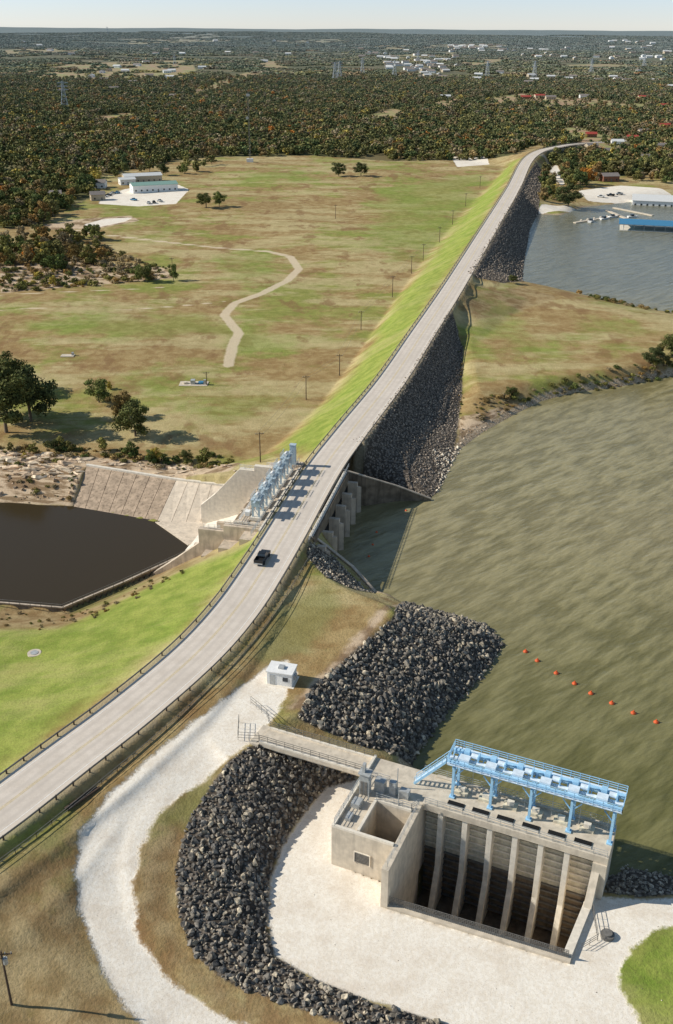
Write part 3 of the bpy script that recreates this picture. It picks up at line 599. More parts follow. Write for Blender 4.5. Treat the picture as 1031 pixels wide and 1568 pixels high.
# ------------------------------------------------------------------ buildings
def building(name,x,y,z,wd,ln,h,rot,wall,roof,rh=1.5,gable=True,storeys=1):
    T=lambda a,b_,c_:(x+a*math.cos(rot)-b_*math.sin(rot),y+a*math.sin(rot)+b_*math.cos(rot),z+c_)
    m=MB(); m.box(-ln/2,ln/2,-wd/2,wd/2,-1.5,h,0,T)
    if gable:
        o=.5
        m.hexa([T(-ln/2-o,-wd/2-o,h-.05),T(ln/2+o,-wd/2-o,h-.05),T(ln/2+o,0,h+rh),T(-ln/2-o,0,h+rh),T(-ln/2-o,-wd/2-o,h+.12),T(ln/2+o,-wd/2-o,h+.12),T(ln/2+o,0,h+rh+.17),T(-ln/2-o,0,h+rh+.17)],1)
        m.hexa([T(-ln/2-o,0,h+rh),T(ln/2+o,0,h+rh),T(ln/2+o,wd/2+o,h-.05),T(-ln/2-o,wd/2+o,h-.05),T(-ln/2-o,0,h+rh+.17),T(ln/2+o,0,h+rh+.17),T(ln/2+o,wd/2+o,h+.12),T(-ln/2-o,wd/2+o,h+.12)],1)
        for e_ in (-ln/2,ln/2-.2): m.prism([T(e_,-wd/2,h-.02),T(e_,wd/2,h-.02),T(e_,0,h+rh-.02)],Vector(T(.2,0,0))-Vector(T(0,0,0)),0)
    else:
        m.box(-ln/2-.2,ln/2+.2,-wd/2-.2,wd/2+.2,h,h+.22,1,T)
    for st in range(storeys):
        zb=(h/storeys)*st+.9; n=max(2,int(ln/4))
        for k in range(n):
            u=-ln/2+ln*(k+.5)/n
            if k==n//2 and st==0: m.box(u-.5,u+.5,-wd/2-.06,-wd/2-.01,0.02,2.1,3,T)
            else: m.box(u-.6,u+.6,-wd/2-.06,-wd/2-.01,zb,zb+1.2,2,T)
        m.box(ln/2+.01,ln/2+.06,-.8,.6,zb,zb+1.2,2,T); m.box(-ln/2-.06,-ln/2-.01,-.8,.6,zb,zb+1.2,2,T)
    return m.obj(name,[wall,roof,M_glass,M_rail])
M_rg=mat("green_metal_roof",(.24,.38,.32),.5,.08); M_rgr=mat("grey_shingle_roof",(.24,.21,.19),.9,.15); M_rw=mat("pale_metal_roof",(.66,.66,.64),.5,.08); M_rr=mat("red_metal_roof",(.40,.07,.05),.5,.1); M_rb=mat("blue_metal_roof",(.06,.22,.38),.5,.1)
M_tanw=mat("tan_wall",(.50,.42,.31),.9,.1); M_brick=mat("brick_wall",(.26,.12,.08),.9,.2)
q=Gl([(432,1042)])[0]; shr=math.radians(-14)
sh=MB(); T=lambda a,b_,c_:(q[0]+a*math.cos(shr)-b_*math.sin(shr),q[1]+a*math.sin(shr)+b_*math.cos(shr),q[2]+c_)
sh.box(-2.2,2.2,-1.5,1.5,-.6,2.5,0,T); sh.box(-2.35,2.35,-1.65,1.65,2.5,2.66,0,T); sh.box(-1.7,-.8,-1.56,-1.51,.02,2.0,1,T); sh.box(.6,1.5,-1.56,-1.51,1.0,1.8,2,T)
sh.box(2.2,2.6,-.5,.5,.8,1.7,1,T); sh.box(-.5,.5,-.5,.5,2.66,3.0,1,T); sh.box(-2.6,2.6,-1.9,1.9,-.6,.02,3,T); sh.box(-2.24,-2.2,-.6,.6,.9,1.4,4,T)
sh.obj("white_control_shed",[M_white,M_galv,M_glass,M_concl,mat("red_sign",(.45,.08,.05))])
HP=[]
def put(name,px,py,wd,ln,h,rot,wall,roof,rh=1.5,g_=True,st=1,z0=-12):
    q=Gl([(px,py)],z0)[0]; HP.append(q); return building(name,q[0],q[1],q[2],wd,ln,h,math.radians(rot),wall,roof,rh,g_,st)
put("metal_warehouse",236,292,13,34,5,22,M_white,M_rg,1.6)
put("metal_warehouse",218,278,12,30,5,22,M_tanw,M_rw,1.6)
put("brick_office",195,282,9,12,4,22,M_white,M_rw,1.2)
put("farm_house",150,287,9,13,4,0,M_white,M_rgr,2); put("farm_house",150,306,8,10,4,20,M_tanw,M_rgr,2); put("farm_house",75,305,10,18,4,15,M_tanw,M_rgr,2)
put("marina_clubhouse",1012,324,18,40,8,-14,M_white,M_rw,3,True,2,-9)
put("lake_house",932,277,10,13,4,10,M_brick,M_rgr,2.,z0=-8)
for px,py,r_,w_,rf in ((905,228,20,M_tanw,M_rgr),(945,222,-5,M_white,M_rw),(968,215,-10,M_tanw,M_rr),(990,246,5,M_tanw,M_rgr),(905,210,0,M_brick,M_rr),(935,236,12,M_tanw,M_rgr),(1010,228,5,M_tanw,M_rgr),(1018,196,0,M_brick,M_rr),(985,205,8,M_tanw,M_rgr),
  (826,150,8,M_tanw,M_rr),(805,152,0,M_brick,M_rr),(843,152,0,M_tanw,M_rgr),(682,151,5,M_white,M_rw),(1018,165,0,M_tanw,M_rr),(985,152,0,M_tanw,M_rr),(895,150,0,M_white,M_rgr),(260,120,3,M_white,M_rw),(205,128,8,M_tanw,M_rgr),(175,138,12,M_tanw,M_rgr),(310,105,0,M_white,M_rw),(160,124,0,M_tanw,M_rgr),(405,95,0,M_white,M_rw),(268,150,0,M_tanw,M_rgr),(1000,125,0,M_tanw,M_rw)):
    k=.72+max(0,(200-py))/150; put("house",px,py,11*k,16*k,4.2*k**.5,r_,w_,rf,2.)
q=np.array(site(1012,352,LZ)); dk=MB(); T=lambda a,b_,c_:(q[0]+a*math.cos(-.25)-b_*math.sin(-.25),q[1]+a*math.sin(-.25)+b_*math.cos(-.25),LZ+c_)
dk.box(-24,24,-9,9,-.2,.4,0,T)
for a_ in range(-22,23,6):
    for b_ in (-8.5,0,8.5): dk.box(a_-.12,a_+.12,b_-.12,b_+.12,.4,4,1,T)
dk.hexa([T(-25,-10,3.9),T(25,-10,3.9),T(25,0,5.2),T(-25,0,5.2),T(-25,-10,4.1),T(25,-10,4.1),T(25,0,5.4),T(-25,0,5.4)],2); dk.hexa([T(-25,0,5.2),T(25,0,5.2),T(25,10,3.9),T(-25,10,3.9),T(-25,0,5.4),T(25,0,5.4),T(25,10,4.1),T(-25,10,4.1)],2)
dk.obj("covered_boat_dock",[M_concl,M_galv,M_rb])
dk=MB()
for (a_,c_) in (((880,341),(950,330)),((930,322),(960,335)),((940,318),(1000,330))):
    dk.beam(site(*a_,LZ+.25),site(*c_,LZ+.25),2.2,.5,0)
for k in range(6):
    p_=Vector(site(888+k*10,340-k*1.6,LZ+.25)); dk.beam(p_,p_+Vector((3,9,0)),1.0,.45,0)
dk.obj("floating_pier",[M_conc])
def boat(px,py,rot):
    q=site(px,py,LZ); T=lambda a,b_,c_:(q[0]+a*math.cos(rot)-b_*math.sin(rot),q[1]+a*math.sin(rot)+b_*math.cos(rot),LZ+c_)
    m=MB(); m.hexa([T(-3,-.8,-.2),T(2,-.8,-.2),T(2,.8,-.2),T(-3,.8,-.2),T(-3,-1.3,.9),T(2,-1.2,1),T(2,1.2,1),T(-3,1.3,.9)],0)
    m.prism([T(2,-.8,-.2),T(2,-1.2,1),T(4,0,1.2)],Vector(T(0,.01,0))-Vector(T(0,0,0)),0); m.prism([T(2,-1.2,1),T(2,1.2,1),T(4.2,0,1.15)],(0,0,-.5),0); m.box(-1,1,-.9,.9,.95,2.1,1,T)
    m.obj("motor_boat",[M_white,M_glass])
for px,py,r_ in ((925,336,.5),(938,333,.4),(905,340,1.),(968,333,.2)): boat(px,py,r_)
for i_,(px,py) in enumerate(((160,302),(166,300),(173,297),(180,296),(228,312),(236,311),(245,309),(205,307),(920,302),(935,300),(948,298))):
    q=Gl([(px,py)],-10)[0]; a_=.4+i_*.3; truck("parked_pickup_truck",q,(math.cos(a_),math.sin(a_)),[M_white,M_black,M_galv,M_rb][i_%4])

# ------------------------------------------------------------------ poles, towers, mast
def upole(name,px,py,h,rot=0.,z0=-10,lamp=False,cross=True):
    q=Gl([(px,py)],z0)[0]; m=MB(); m.cyl((q[0],q[1],q[2]-.5),(q[0],q[1],q[2]+h),.17,.11,8,0)
    if cross:
        d=Vector((math.cos(rot),math.sin(rot),0)); t=Vector((q[0],q[1],q[2]+h-.5)); m.beam(t-d*1.2,t+d*1.2,.12,.14,0)
        for k in (-1.1,-.4,.4,1.1): m.cyl(t+d*k+Vector((0,0,.07)),t+d*k+Vector((0,0,.3)),.06,.05,6,1)
        m.beam(t-d*.8,t-Vector((0,0,.9)),.05,.05,0); m.beam(t+d*.8,t-Vector((0,0,.9)),.05,.05,0)
    if lamp: m.cyl((q[0]+.3,q[1],q[2]+h-2),(q[0]+.3,q[1],q[2]+h-1.1),.28,.28,10,1)
    m.obj(name,[M_wood,M_galv]); return Vector((q[0],q[1],q[2]+h-.4))
tops=[upole("utility_pole",*a_) for a_ in ((399,708,9,.2),(469,612,8.5,.2),(520,575,8,.2),(553,505,8,.2),(601,455,10,.2),(630,419,9,.2),(648,399,9,.2),(673,371,9,.2),(693,344,9,.2),(713,316,9,.2),(735,288,9,.2))]
upole("utility_pole",18,1538,9,.1,-6,True)
upole("utility_pole",317,590,5,.1,-14); upole("utility_pole",514,335,9,.3,-14); upole("utility_pole",265,422,9,.3,-14); upole("utility_pole",692,240,14,.3,-14)
def wire(name,pairs,m):
    mb=MB()
    for a_,c_ in pairs:
        pr=None; L=(c_-a_).length
        for k in range(9):
            t=k/8; q=a_.lerp(c_,t); q.z-=4*t*(1-t)*L*.018
            if pr: mb.beam(pr,q,.035,.035,0)
            pr=q
    mb.obj(name,[m])
prs=[]
for a_,c_ in zip(tops[:-1],tops[1:]):
    for o in (-1,1): prs.append((a_+Vector((o,0,0)),c_+Vector((o,0,0))))
wire("overhead_power_line",prs,M_rail)
def tower_mesh():
    m=MB()
    def wd(z): return .12*(1-z)+.015
    lv=[0,.2,.38,.54,.68,.8,.9,1.]
    for a_,b_ in zip(lv[:-1],lv[1:]):
        for sx,sy in ((1,1),(1,-1),(-1,-1),(-1,1)):
            m.beam((sx*wd(a_),sy*wd(a_),a_),(sx*wd(b_),sy*wd(b_),b_),.014,.014)
            m.beam((sx*wd(a_),sy*wd(a_),a_),(sy*wd(b_),-sx*wd(b_),b_),.008,.008)
            m.beam((sx*wd(b_),sy*wd(b_),b_),(sy*wd(b_),-sx*wd(b_),b_),.008,.008)
    for z in (.7,.82,.94):
        m.beam((-.2,0,z),(.2,0,z),.014,.02); m.beam((-.2,0,z),(0,0,z+.05),.008,.008); m.beam((.2,0,z),(0,0,z+.05),.008,.008)
    return m.mesh("lattice_tower",[mat("tower_steel",(.50,.53,.55),.5,.05)])
tm=tower_mesh()
for px,py,h in ((100,168,38),(513,124,38),(520,122,38),(604,118,36),(746,118,36),(818,120,38),(905,113,36),(986,104,38),(268,100,30),(640,96,36),(555,113,36),(165,53,70)):
    q=Gl([(px,py)],-12)[0]; o=bpy.data.objects.new("transmission_tower",tm); S.collection.objects.link(o); o.location=q; o.scale=(h,h,h); o.rotation_euler[2]=.3
q=Gl([(383,248)],-14)[0]; m=MB()
for k in range(3):
    t=k*2.094; m.beam((q[0]+.9*math.cos(t),q[1]+.9*math.sin(t),q[2]),(q[0]+.5*math.cos(t),q[1]+.5*math.sin(t),q[2]+60),.22,.22)
for z in range(0,60,3):
    for k in range(3):
        t=k*2.094; t2=t+2.094; m.beam((q[0]+.8*math.cos(t),q[1]+.8*math.sin(t),q[2]+z),(q[0]+.8*math.cos(t2),q[1]+.8*math.sin(t2),q[2]+z+3),.12,.12)
m.cyl((q[0]-1.2,q[1]-1,q[2]+38),(q[0]-1.2,q[1]-1.6,q[2]+38),1.3,1.3,12,1); m.box(q[0]-1.5,q[0]+1.5,q[1]-1.5,q[1]+1.5,q[2]+56,q[2]+58,1); m.box(q[0]-3,q[0]+3,q[1]-2,q[1]+2,q[2]-.5,q[2]+3,2)
m.obj("radio_mast",[M_rail,M_galv,M_white])

# ------------------------------------------------------------------ small things
M_or=mat("orange_buoy_plastic",(.65,.11,.03),.5,.1)
bm_=MB()
prof=[(.0,-.35),(.35,-.3),(.62,-.05),(.62,.12),(.4,.38),(.14,.5),(.12,.8),(.0,.82)]
for a_,c_ in zip(prof[:-1],prof[1:]): bm_.cyl((0,0,a_[1]),(0,0,c_[1]),max(a_[0],.01),max(c_[0],.01),12,0)
bme=bm_.mesh("buoy",[M_or])
for px,py in ((805,998),(823,1012),(852,1031),(880,1047),(905,1062),(937,1077),(970,1092),(1005,1106),(565,852),(571,834),(577,815),(622,782)):
    o=bpy.data.objects.new("buoy",bme); S.collection.objects.link(o); o.location=site(px,py,LZ); k=.8 if px>700 else .5; o.scale=(k,k,k)
def pad(name,px,py,parts,z0=-12):
    q=Gl([(px,py)],z0)[0]; m=MB()
    for p_ in parts:
        if p_[0]=='c': m.cyl((q[0]+p_[1],q[1]+p_[2],q[2]+p_[4]),(q[0]+p_[1],q[1]+p_[2],q[2]+p_[5]),p_[3],p_[3],20,p_[6])
        else: m.box(q[0]+p_[1],q[0]+p_[2],q[1]+p_[3],q[1]+p_[4],q[2]+p_[5],q[2]+p_[6],p_[7])
    m.obj(name,[M_conc,M_galv,M_rail,M_rb])
pad("manhole_cover",53,1001,[('c',0,0,1.3,-.8,.25,0),('c',0,0,.75,.25,.32,1)],-6)
pad("pump_station_slab",297,588,[('b',-5,5,-2.5,2.5,-.6,.2,0),('b',-1,.5,-1,1,.2,1.6,1),('c',2.6,0,1,.2,.9,3),('c',-3,0,.9,.2,.8,0),('b',3.6,4.4,-1,0,.2,1.8,1)])
pad("valve_slab",106,545,[('b',-3,2,-1.5,1.5,-.6,.25,0),('b',1,1.8,0,.8,.25,1.3,1)])
pad("round_tank_cover",930,1434,[('c',0,0,.9,-.3,.5,2),('c',0,0,.6,.5,.75,2)],-8)
m=MB(); qs=Gl([(890,1455),(915,1440),(905,1385)],-8); m.rail([Vector(qs[0]),Vector(qs[1]),Vector(qs[2])],1.2,1.3,.05,0,3); m.obj("chain_link_fence",[M_rail])
q=Gl([(100,1240),(148,1207)],-1.); m=MB()
for k in (0,.5): m.beam(Vector(q[0])+Vector((k,0,.2)),Vector(q[1])+Vector((k,0,.2)),.3,.3,0)
m.obj("timber_log_pile",[M_wood])

# ------------------------------------------------------------------ vegetation prototypes
b=NB("foliage_instanced"); t_=b.attr('tint',True,'Color'); o_=b.oco(); n=b.noise(o_,6,3); c=b.mix(b.mr(n,.35,.65),b.mix(1.,t_,(.6,.6,.6),'MULTIPLY'),b.mix(1.,t_,(1.5,1.45,1.4),'MULTIPLY')); M_fol=b.done(c,.8,.06)
b=NB("rock_instanced"); t_=b.attr('tint',True,'Color'); n=b.noise(b.oco(),2,4); c=b.mix(b.mr(n,.35,.65),b.mix(1.,t_,(.6,.6,.6),'MULTIPLY'),b.mix(1.,t_,(1.45,1.42,1.36),'MULTIPLY')); M_rock=b.done(c,.85,.12)
M_bark=mat("bark",(.16,.125,.09),.9,.25,4)
def leaves(cl,n,size,r,ny_=.7):
    """leaf-clump quads on a set of clump spheres -> V,F"""
    C=np.array([c_[:3] for c_ in cl]); Rr=np.array([c_[3] for c_ in cl]); k=r.integers(0,len(cl),n)
    d=r.normal(size=(n,3)); d/=np.linalg.norm(d,axis=1)[:,None]; rad=Rr[k]*(r.random(n)**.35)
    Pp=C[k]+d*rad[:,None]*np.array([1,1,.8]); nr=d+r.normal(size=(n,3))*ny_*.6; nr/=np.linalg.norm(nr,axis=1)[:,None]
    a=np.cross(nr,r.normal(size=(n,3))); a/=np.linalg.norm(a,axis=1)[:,None]; b_=np.cross(nr,a)
    s1=(size*(.6+.8*r.random(n)))[:,None]; s2=(size*(.5+.7*r.random(n)))[:,None]
    V=np.stack([Pp-a*s1-b_*s2*.4,Pp+a*s1*.3-b_*s2,Pp+a*s1+b_*s2*.5,Pp-a*s1*.3+b_*s2],1).reshape(-1,3)
    return V,np.arange(n*4).reshape(-1,4)
def tree_mesh(name,seed,n,size,leafm,wide=.42,clumps=14,trunk=True):
    """unit-height tree"""
    r=np.random.default_rng(seed); cl=[]
    for k in range(clumps):
        t=r.random()*6.283; z=.22+.64*r.random(); rr=wide*(.3+.8*r.random())*math.sin(math.pi*min(1,max(.15,(z-.02)/1.0)))**.6*.85
        cl.append((rr*math.cos(t),rr*math.sin(t),z,wide*(.2+.2*r.random())))
    cl.append((0,0,.76,wide*.34)); cl.append((0,0,.5,wide*.45))
    V,Fq=leaves(cl,n,size,r); nl_=len(Fq)
    m=MB()
    if trunk:
        m.cyl((0,0,-.04),(.01,0,.4),.028,.018,6,1)
        m.cyl((.01,0,.4),(0,.01,.8),.018,.006,5,1)
        for c_ in cl[:8]: m.cyl((.005,0,.2+.2*r.random()),(c_[0],c_[1],c_[2]),.011,.003,4,1)
        Vm=np.array(m.v); quads=[f_ for f_ in m.f if len(f_)==4]
        V2=np.concatenate([V,Vm]); F2=np.concatenate([Fq,np.array(quads)+len(V)]); mi=np.concatenate([np.zeros(nl_),np.ones(len(quads))])
    else: V2,F2,mi=V,Fq,np.zeros(nl_)
    return npmesh(name,V2,F2,[leafm,M_bark],None,False,mi)
def proto_coll(name,meshes):
    c_=bpy.data.collections.new(name)
    for i_,me_ in enumerate(meshes):
        o=bpy.data.objects.new(f"{name}_{i_:02d}",me_); c_.objects.link(o)
    return c_
PT_far=proto_coll("crown",[tree_mesh(f"far_tree{i}",20+i,230,.085,M_fol,.5,clumps=9,trunk=False) for i in range(6)])
PT_mid=proto_coll("midtree",[tree_mesh(f"mid_tree{i}",40+i,1500,.036,M_fol,.48,clumps=16) for i in range(5)])
def clump_mesh(name,seed):
    r=np.random.default_rng(seed); cl=[(r.uniform(-1,1),r.uniform(-1,1),r.uniform(.15,.3),r.uniform(.2,.34)) for _ in range(14)]
    V,Fq=leaves(cl,320,.11,r); return npmesh(name,V,Fq,[M_fol])
PT_cl=proto_coll("clump",[clump_mesh(f"tree_clump{i}",60+i) for i in range(5)])
def shrub_mesh(name,seed):
    r=np.random.default_rng(seed); cl=[(r.uniform(-.35,.35),r.uniform(-.35,.35),r.uniform(.15,.5),r.uniform(.2,.34)) for _ in range(7)]
    V,Fq=leaves(cl,380,.06,r,1.); return npmesh(name,V,Fq,[M_fol])
PT_sh=proto_coll("shrub",[shrub_mesh(f"shrub{i}",80+i) for i in range(4)])
def rock_mesh(name,seed):
    import bmesh
    r=random.Random(seed); bm=bmesh.new()
    for _ in range(16):
        v=Vector((r.gauss(0,1),r.gauss(0,1),r.gauss(0,1))).normalized(); v=Vector((v.x*r.uniform(.75,1.15),v.y*r.uniform(.6,.9),v.z*r.uniform(.45,.75))); bm.verts.new(v)
    bmesh.ops.convex_hull(bm,input=bm.verts); bmesh.ops.delete(bm,geom=[v for v in bm.verts if not v.link_faces],context='VERTS')
    me_=bpy.data.meshes.new(name); bm.to_mesh(me_); bm.free(); me_.materials.append(M_rock); return me_
PT_rk=proto_coll("rock",[rock_mesh(f"rock{i}",i) for i in range(8)])
def scatter(name,P,scl,rot,idx,tint,coll):
    n=len(P); me_=bpy.data.meshes.new(name); me_.vertices.add(n); me_.vertices.foreach_set("co",P.astype(np.float32).ravel())
    a=me_.attributes.new("scl",'FLOAT_VECTOR','POINT'); a.data.foreach_set("vector",scl.astype(np.float32).ravel())
    a=me_.attributes.new("rot",'FLOAT_VECTOR','POINT'); a.data.foreach_set("vector",rot.astype(np.float32).ravel())
    a=me_.attributes.new("idx",'INT','POINT'); a.data.foreach_set("value",idx.astype(np.int32))
    a=me_.attributes.new("tint",'FLOAT_COLOR','POINT'); a.data.foreach_set("color",np.concatenate([tint,np.ones((n,1))],1).astype(np.float32).ravel())
    o=bpy.data.objects.new(name,me_); S.collection.objects.link(o)
    g=bpy.data.node_groups.new(name+"_gn",'GeometryNodeTree'); g.interface.new_socket("Geometry",in_out='INPUT',socket_type='NodeSocketGeometry'); g.interface.new_socket("Geometry",in_out='OUTPUT',socket_type='NodeSocketGeometry')
    gi=g.nodes.new('NodeGroupInput'); gout=g.nodes.new('NodeGroupOutput'); ip=g.nodes.new('GeometryNodeInstanceOnPoints'); ci=g.nodes.new('GeometryNodeCollectionInfo')
    ci.inputs['Collection'].default_value=coll; ci.inputs['Separate Children'].default_value=True; ci.inputs['Reset Children'].default_value=True
    def na(nm,ty):
        x=g.nodes.new('GeometryNodeInputNamedAttribute'); x.data_type=ty; x.inputs['Name'].default_value=nm; return x.outputs['Attribute']
    er=g.nodes.new('FunctionNodeEulerToRotation'); L=g.links.new
    L(gi.outputs[0],ip.inputs['Points']); L(ci.outputs[0],ip.inputs['Instance']); ip.inputs['Pick Instance'].default_value=True
    L(na('idx','INT'),ip.inputs['Instance Index']); L(na('rot','FLOAT_VECTOR'),er.inputs[0]); L(er.outputs[0],ip.inputs['Rotation']); L(na('scl','FLOAT_VECTOR'),ip.inputs['Scale'])
    L(ip.outputs[0],gout.inputs[0])
    md=o.modifiers.new("instances",'NODES'); md.node_group=g; return o
PAL=np.array([(.040,.053,.018),(.062,.066,.022),(.092,.088,.030),(.070,.066,.026),(.125,.080,.030),(.115,.085,.040),(.140,.115,.074),(.22,.10,.02),(.17,.14,.035)])*np.array([2.5,2.45,2.2])
def tints(X,Y,r,pw=None,haze=True):
    n=len(X); base=np.array(pw if pw is not None else [.17,.23,.22,.14,.055,.10,.09,.008,.035])
    m1=und(X,Y,55.); wts=np.repeat(base[None,:],n,0); wts[:,4:8]*=np.clip(1+1.6*m1,.15,3)[:,None]; wts/=wts.sum(1)[:,None]
    u=r.random(n)[:,None]; k=(wts.cumsum(1)<u).sum(1).clip(0,8)
    t=PAL[k]*(.75+.5*r.random(n))[:,None]
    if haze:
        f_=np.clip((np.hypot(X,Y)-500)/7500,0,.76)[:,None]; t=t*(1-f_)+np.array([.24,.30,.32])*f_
    return t
def jgrid(x0,x1,y0,y1,sp_,r):
    a=np.arange(x0,x1,sp_);c_=np.arange(y0,y1,sp_); X,Y=np.meshgrid(a,c_); X=X.ravel()+r.uniform(-.48,.48,X.size)*sp_; Y=Y.ravel()+r.uniform(-.48,.48,Y.size)*sp_; return X,Y
def hmesh(i,roof):
    o=building("tmp",0,0,0,10,16,4,0,[M_white,M_tanw,M_white,M_tanw][i],roof,2.2); me_=o.data; bpy.data.objects.remove(o); me_.name=f"town_house{i}"; return me_
PT_h=proto_coll("town_house",[hmesh(0,M_rw),hmesh(1,M_rw),hmesh(2,M_rgr),hmesh(3,M_rgr)])
tp=[]
for (x0,x1,y0,y1,n) in ((590,700,86,112,50),(690,780,70,80,32),(780,1031,74,92,28),(540,640,76,90,16),(140,300,96,124,10),(0,500,60,85,18),(840,1031,110,140,9),(640,860,100,118,10),(930,1031,62,75,12),(560,900,120,135,5)):
    for _ in range(n): tp.append((random.uniform(x0,x1),random.uniform(y0,y1)))
TH=Gl(tp,-10); r=np.random.default_rng(3); D=np.hypot(TH[:,0],TH[:,1]); sc=(.75+D/6000)[:,None]*np.ones(3); rot=np.zeros((len(TH),3)); rot[:,2]=r.choice([0,.3,-.3,1.57],len(TH))
scatter("distant_town_houses",TH,sc,rot,r.integers(0,4,len(TH)),np.ones((len(TH),3)),PT_h)
HPa=np.array([q[:2] for q in HP]); allH=np.vstack([HPa,TH[:,:2]]); allR=np.concatenate([np.full(len(HPa),11.),8+np.hypot(TH[:,0],TH[:,1])/210])
def keep_forest(X,Y,r):
    ok=inside(X,Y,FOREST); rr_=r.random(X.shape)
    for j_,c_ in enumerate(clear): ok&=~inside(X,Y,c_)|(rr_<(.16 if j_==0 else .12))
    ok&=seg_dist(X,Y,CL[:, :2])[0]>9
    ok&=sdf(X,Y,LAKE)<-4
    for (hx,hy),rr in zip(allH,allR):
        dx=X-hx; dy=Y-hy; ok&=~((np.abs(dx)<rr)&(dy>-rr*2.0)&(dy<rr*.7))
    return ok
r=np.random.default_rng(11)
X,Y=jgrid(-900,1250,430,2500,8.3,r); k=np.abs(X)<.37*Y+190; X,Y=X[k],Y[k]; k=keep_forest(X,Y,r); X,Y=X[k],Y[k]
gap=und(X+300,Y,33.)+.5*r.random(len(X))+.3*und(X,Y,140.); k=gap>-.36; X,Y=X[k],Y[k]
Z=Hf(X,Y); n=len(X); s_=5.5+6*r.random(n); scl=np.stack([s_*1.05,s_*1.05,s_*.95],1)
rot=np.zeros((n,3)); rot[:,2]=r.random(n)*6.28
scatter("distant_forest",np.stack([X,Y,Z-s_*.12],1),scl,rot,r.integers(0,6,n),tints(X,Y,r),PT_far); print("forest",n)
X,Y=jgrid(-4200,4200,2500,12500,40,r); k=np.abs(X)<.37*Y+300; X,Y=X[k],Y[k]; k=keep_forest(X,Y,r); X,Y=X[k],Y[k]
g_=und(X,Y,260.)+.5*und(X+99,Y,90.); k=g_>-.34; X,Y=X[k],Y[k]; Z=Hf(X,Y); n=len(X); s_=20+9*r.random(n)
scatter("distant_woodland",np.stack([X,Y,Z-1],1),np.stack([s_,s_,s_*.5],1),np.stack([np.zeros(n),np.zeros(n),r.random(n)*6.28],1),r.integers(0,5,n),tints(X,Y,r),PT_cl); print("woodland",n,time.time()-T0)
def inpoly(P,sp_,r):
    X,Y=jgrid(P[:,0].min(),P[:,0].max(),P[:,1].min(),P[:,1].max(),sp_,r); k=inside(X,Y,P); return X[k],Y[k]
def grove(name,px,sp_,h0,h1,coll,ni,pw=None,prob=1.,z0=-12,seed=1,wf=1.):
    r=np.random.default_rng(seed); P=P2(px,z0); X,Y=inpoly(P,sp_,r); k=r.random(len(X))<prob; X,Y=X[k],Y[k]; n=len(X); Z=Hf(X,Y); s_=h0+(h1-h0)*r.random(n)**1.5
    scatter(name,np.stack([X,Y,Z-.05*s_],1),np.stack([s_*wf,s_*wf,s_],1),np.stack([np.zeros(n),np.zeros(n),r.random(n)*6.28],1),r.integers(0,ni,n),tints(X,Y,r,pw),coll)
rusty=[.14,.24,.20,.14,.06,.10,.1,.005,.03]
brush=[.05,.1,.1,.1,.08,.25,.3,.0,.02]
grove("marsh_scrub",[(0,384),(60,376),(150,374),(200,396),(266,412),(256,426),(120,440),(60,446),(0,450)],4.,1.,4.5,PT_sh,4,brush,.75,-14,5,1.3)
grove("marsh_trees",[(0,372),(60,366),(150,362),(165,398),(90,418),(40,408),(0,412)],8,5,12,PT_mid,5,rusty,.7,-14,6)
grove("marsh_trees",[(0,420),(80,415),(200,405),(230,418),(100,438),(0,446)],11,3,7,PT_mid,5,rusty,.5,-14,26)
grove("bank_scrub",[(0,684),(100,682),(240,696),(365,700),(358,714),(270,722),(135,702),(60,712),(0,712)],2.2,.6,2.6,PT_sh,4,brush,.65,-15,7,1.3)
grove("bank_scrub",[(0,725),(118,725),(112,768),(0,764)],2.6,.4,1.8,PT_sh,4,brush,.45,-17,37,1.3)
grove("bank_trees",[(0,684),(120,684),(240,698),(330,703),(330,712),(240,712),(100,700),(0,700)],4.5,2.5,5.5,PT_mid,5,rusty,.4,-14,27)
grove("shore_scrub",[(728,610),(800,600),(900,582),(1031,552),(1100,545),(1100,562),(1031,568),(950,586),(880,594),(830,606),(790,624),(740,644),(722,640)],2.,.6,2.2,PT_sh,4,brush,.8,-9,8,1.3)
grove("shore_scrub",[(860,440),(900,449),(960,463),(1031,475),(1100,480),(1100,486),(1031,481),(960,469),(900,456)],4,1,3,PT_sh,4,None,.7,-9,9,1.3)
grove("cove_trees",[(826,262),(845,262),(856,300),(840,320),(826,318)],9,5,12,PT_mid,5,None,.55,-8,10)
grove("cove_trees",[(850,236),(905,262),(925,275),(880,290),(866,292)],9,9,15,PT_mid,5,None,.7,-8,12)
grove("cove_trees",[(900,236),(1031,238),(1031,282),(940,275)],11,7,14,PT_mid,5,None,.75,-8,22)
grove("yard_trees",[(0,352),(60,346),(100,325),(140,300),(150,285),(60,290),(0,320)],10,8,14,PT_mid,5,rusty,.8,-14,13)
grove("yard_trees",[(150,272),(250,256),(330,246),(330,252),(290,268),(240,262),(170,278)],12,6,11,PT_mid,5,None,.4,-14,23)
grove("dam_toe_weeds",[(705,500),(712,530),(712,600),(706,650),(700,650),(703,600),(702,530)],2.5,.4,1.0,PT_sh,4,rusty,.6,-8,14,1.4)
grove("bankside_trees",[(130,590),(230,600),(260,650),(200,665),(130,650)],8,3,6,PT_mid,5,rusty,.25,-14,24)
grove("grass_tufts",[(0,935),(97,945),(285,865),(285,880),(100,965),(0,965)],2.,.4,1.0,PT_sh,4,[0,.1,.3,0,.1,.2,.3,0,0],.5,-14,25,1.3)
grove("peninsula_tree",[(985,560),(1031,528),(1060,525),(1060,556),(1010,568)],5,3,6.5,PT_mid,5,None,.8,-8,15,1.1)
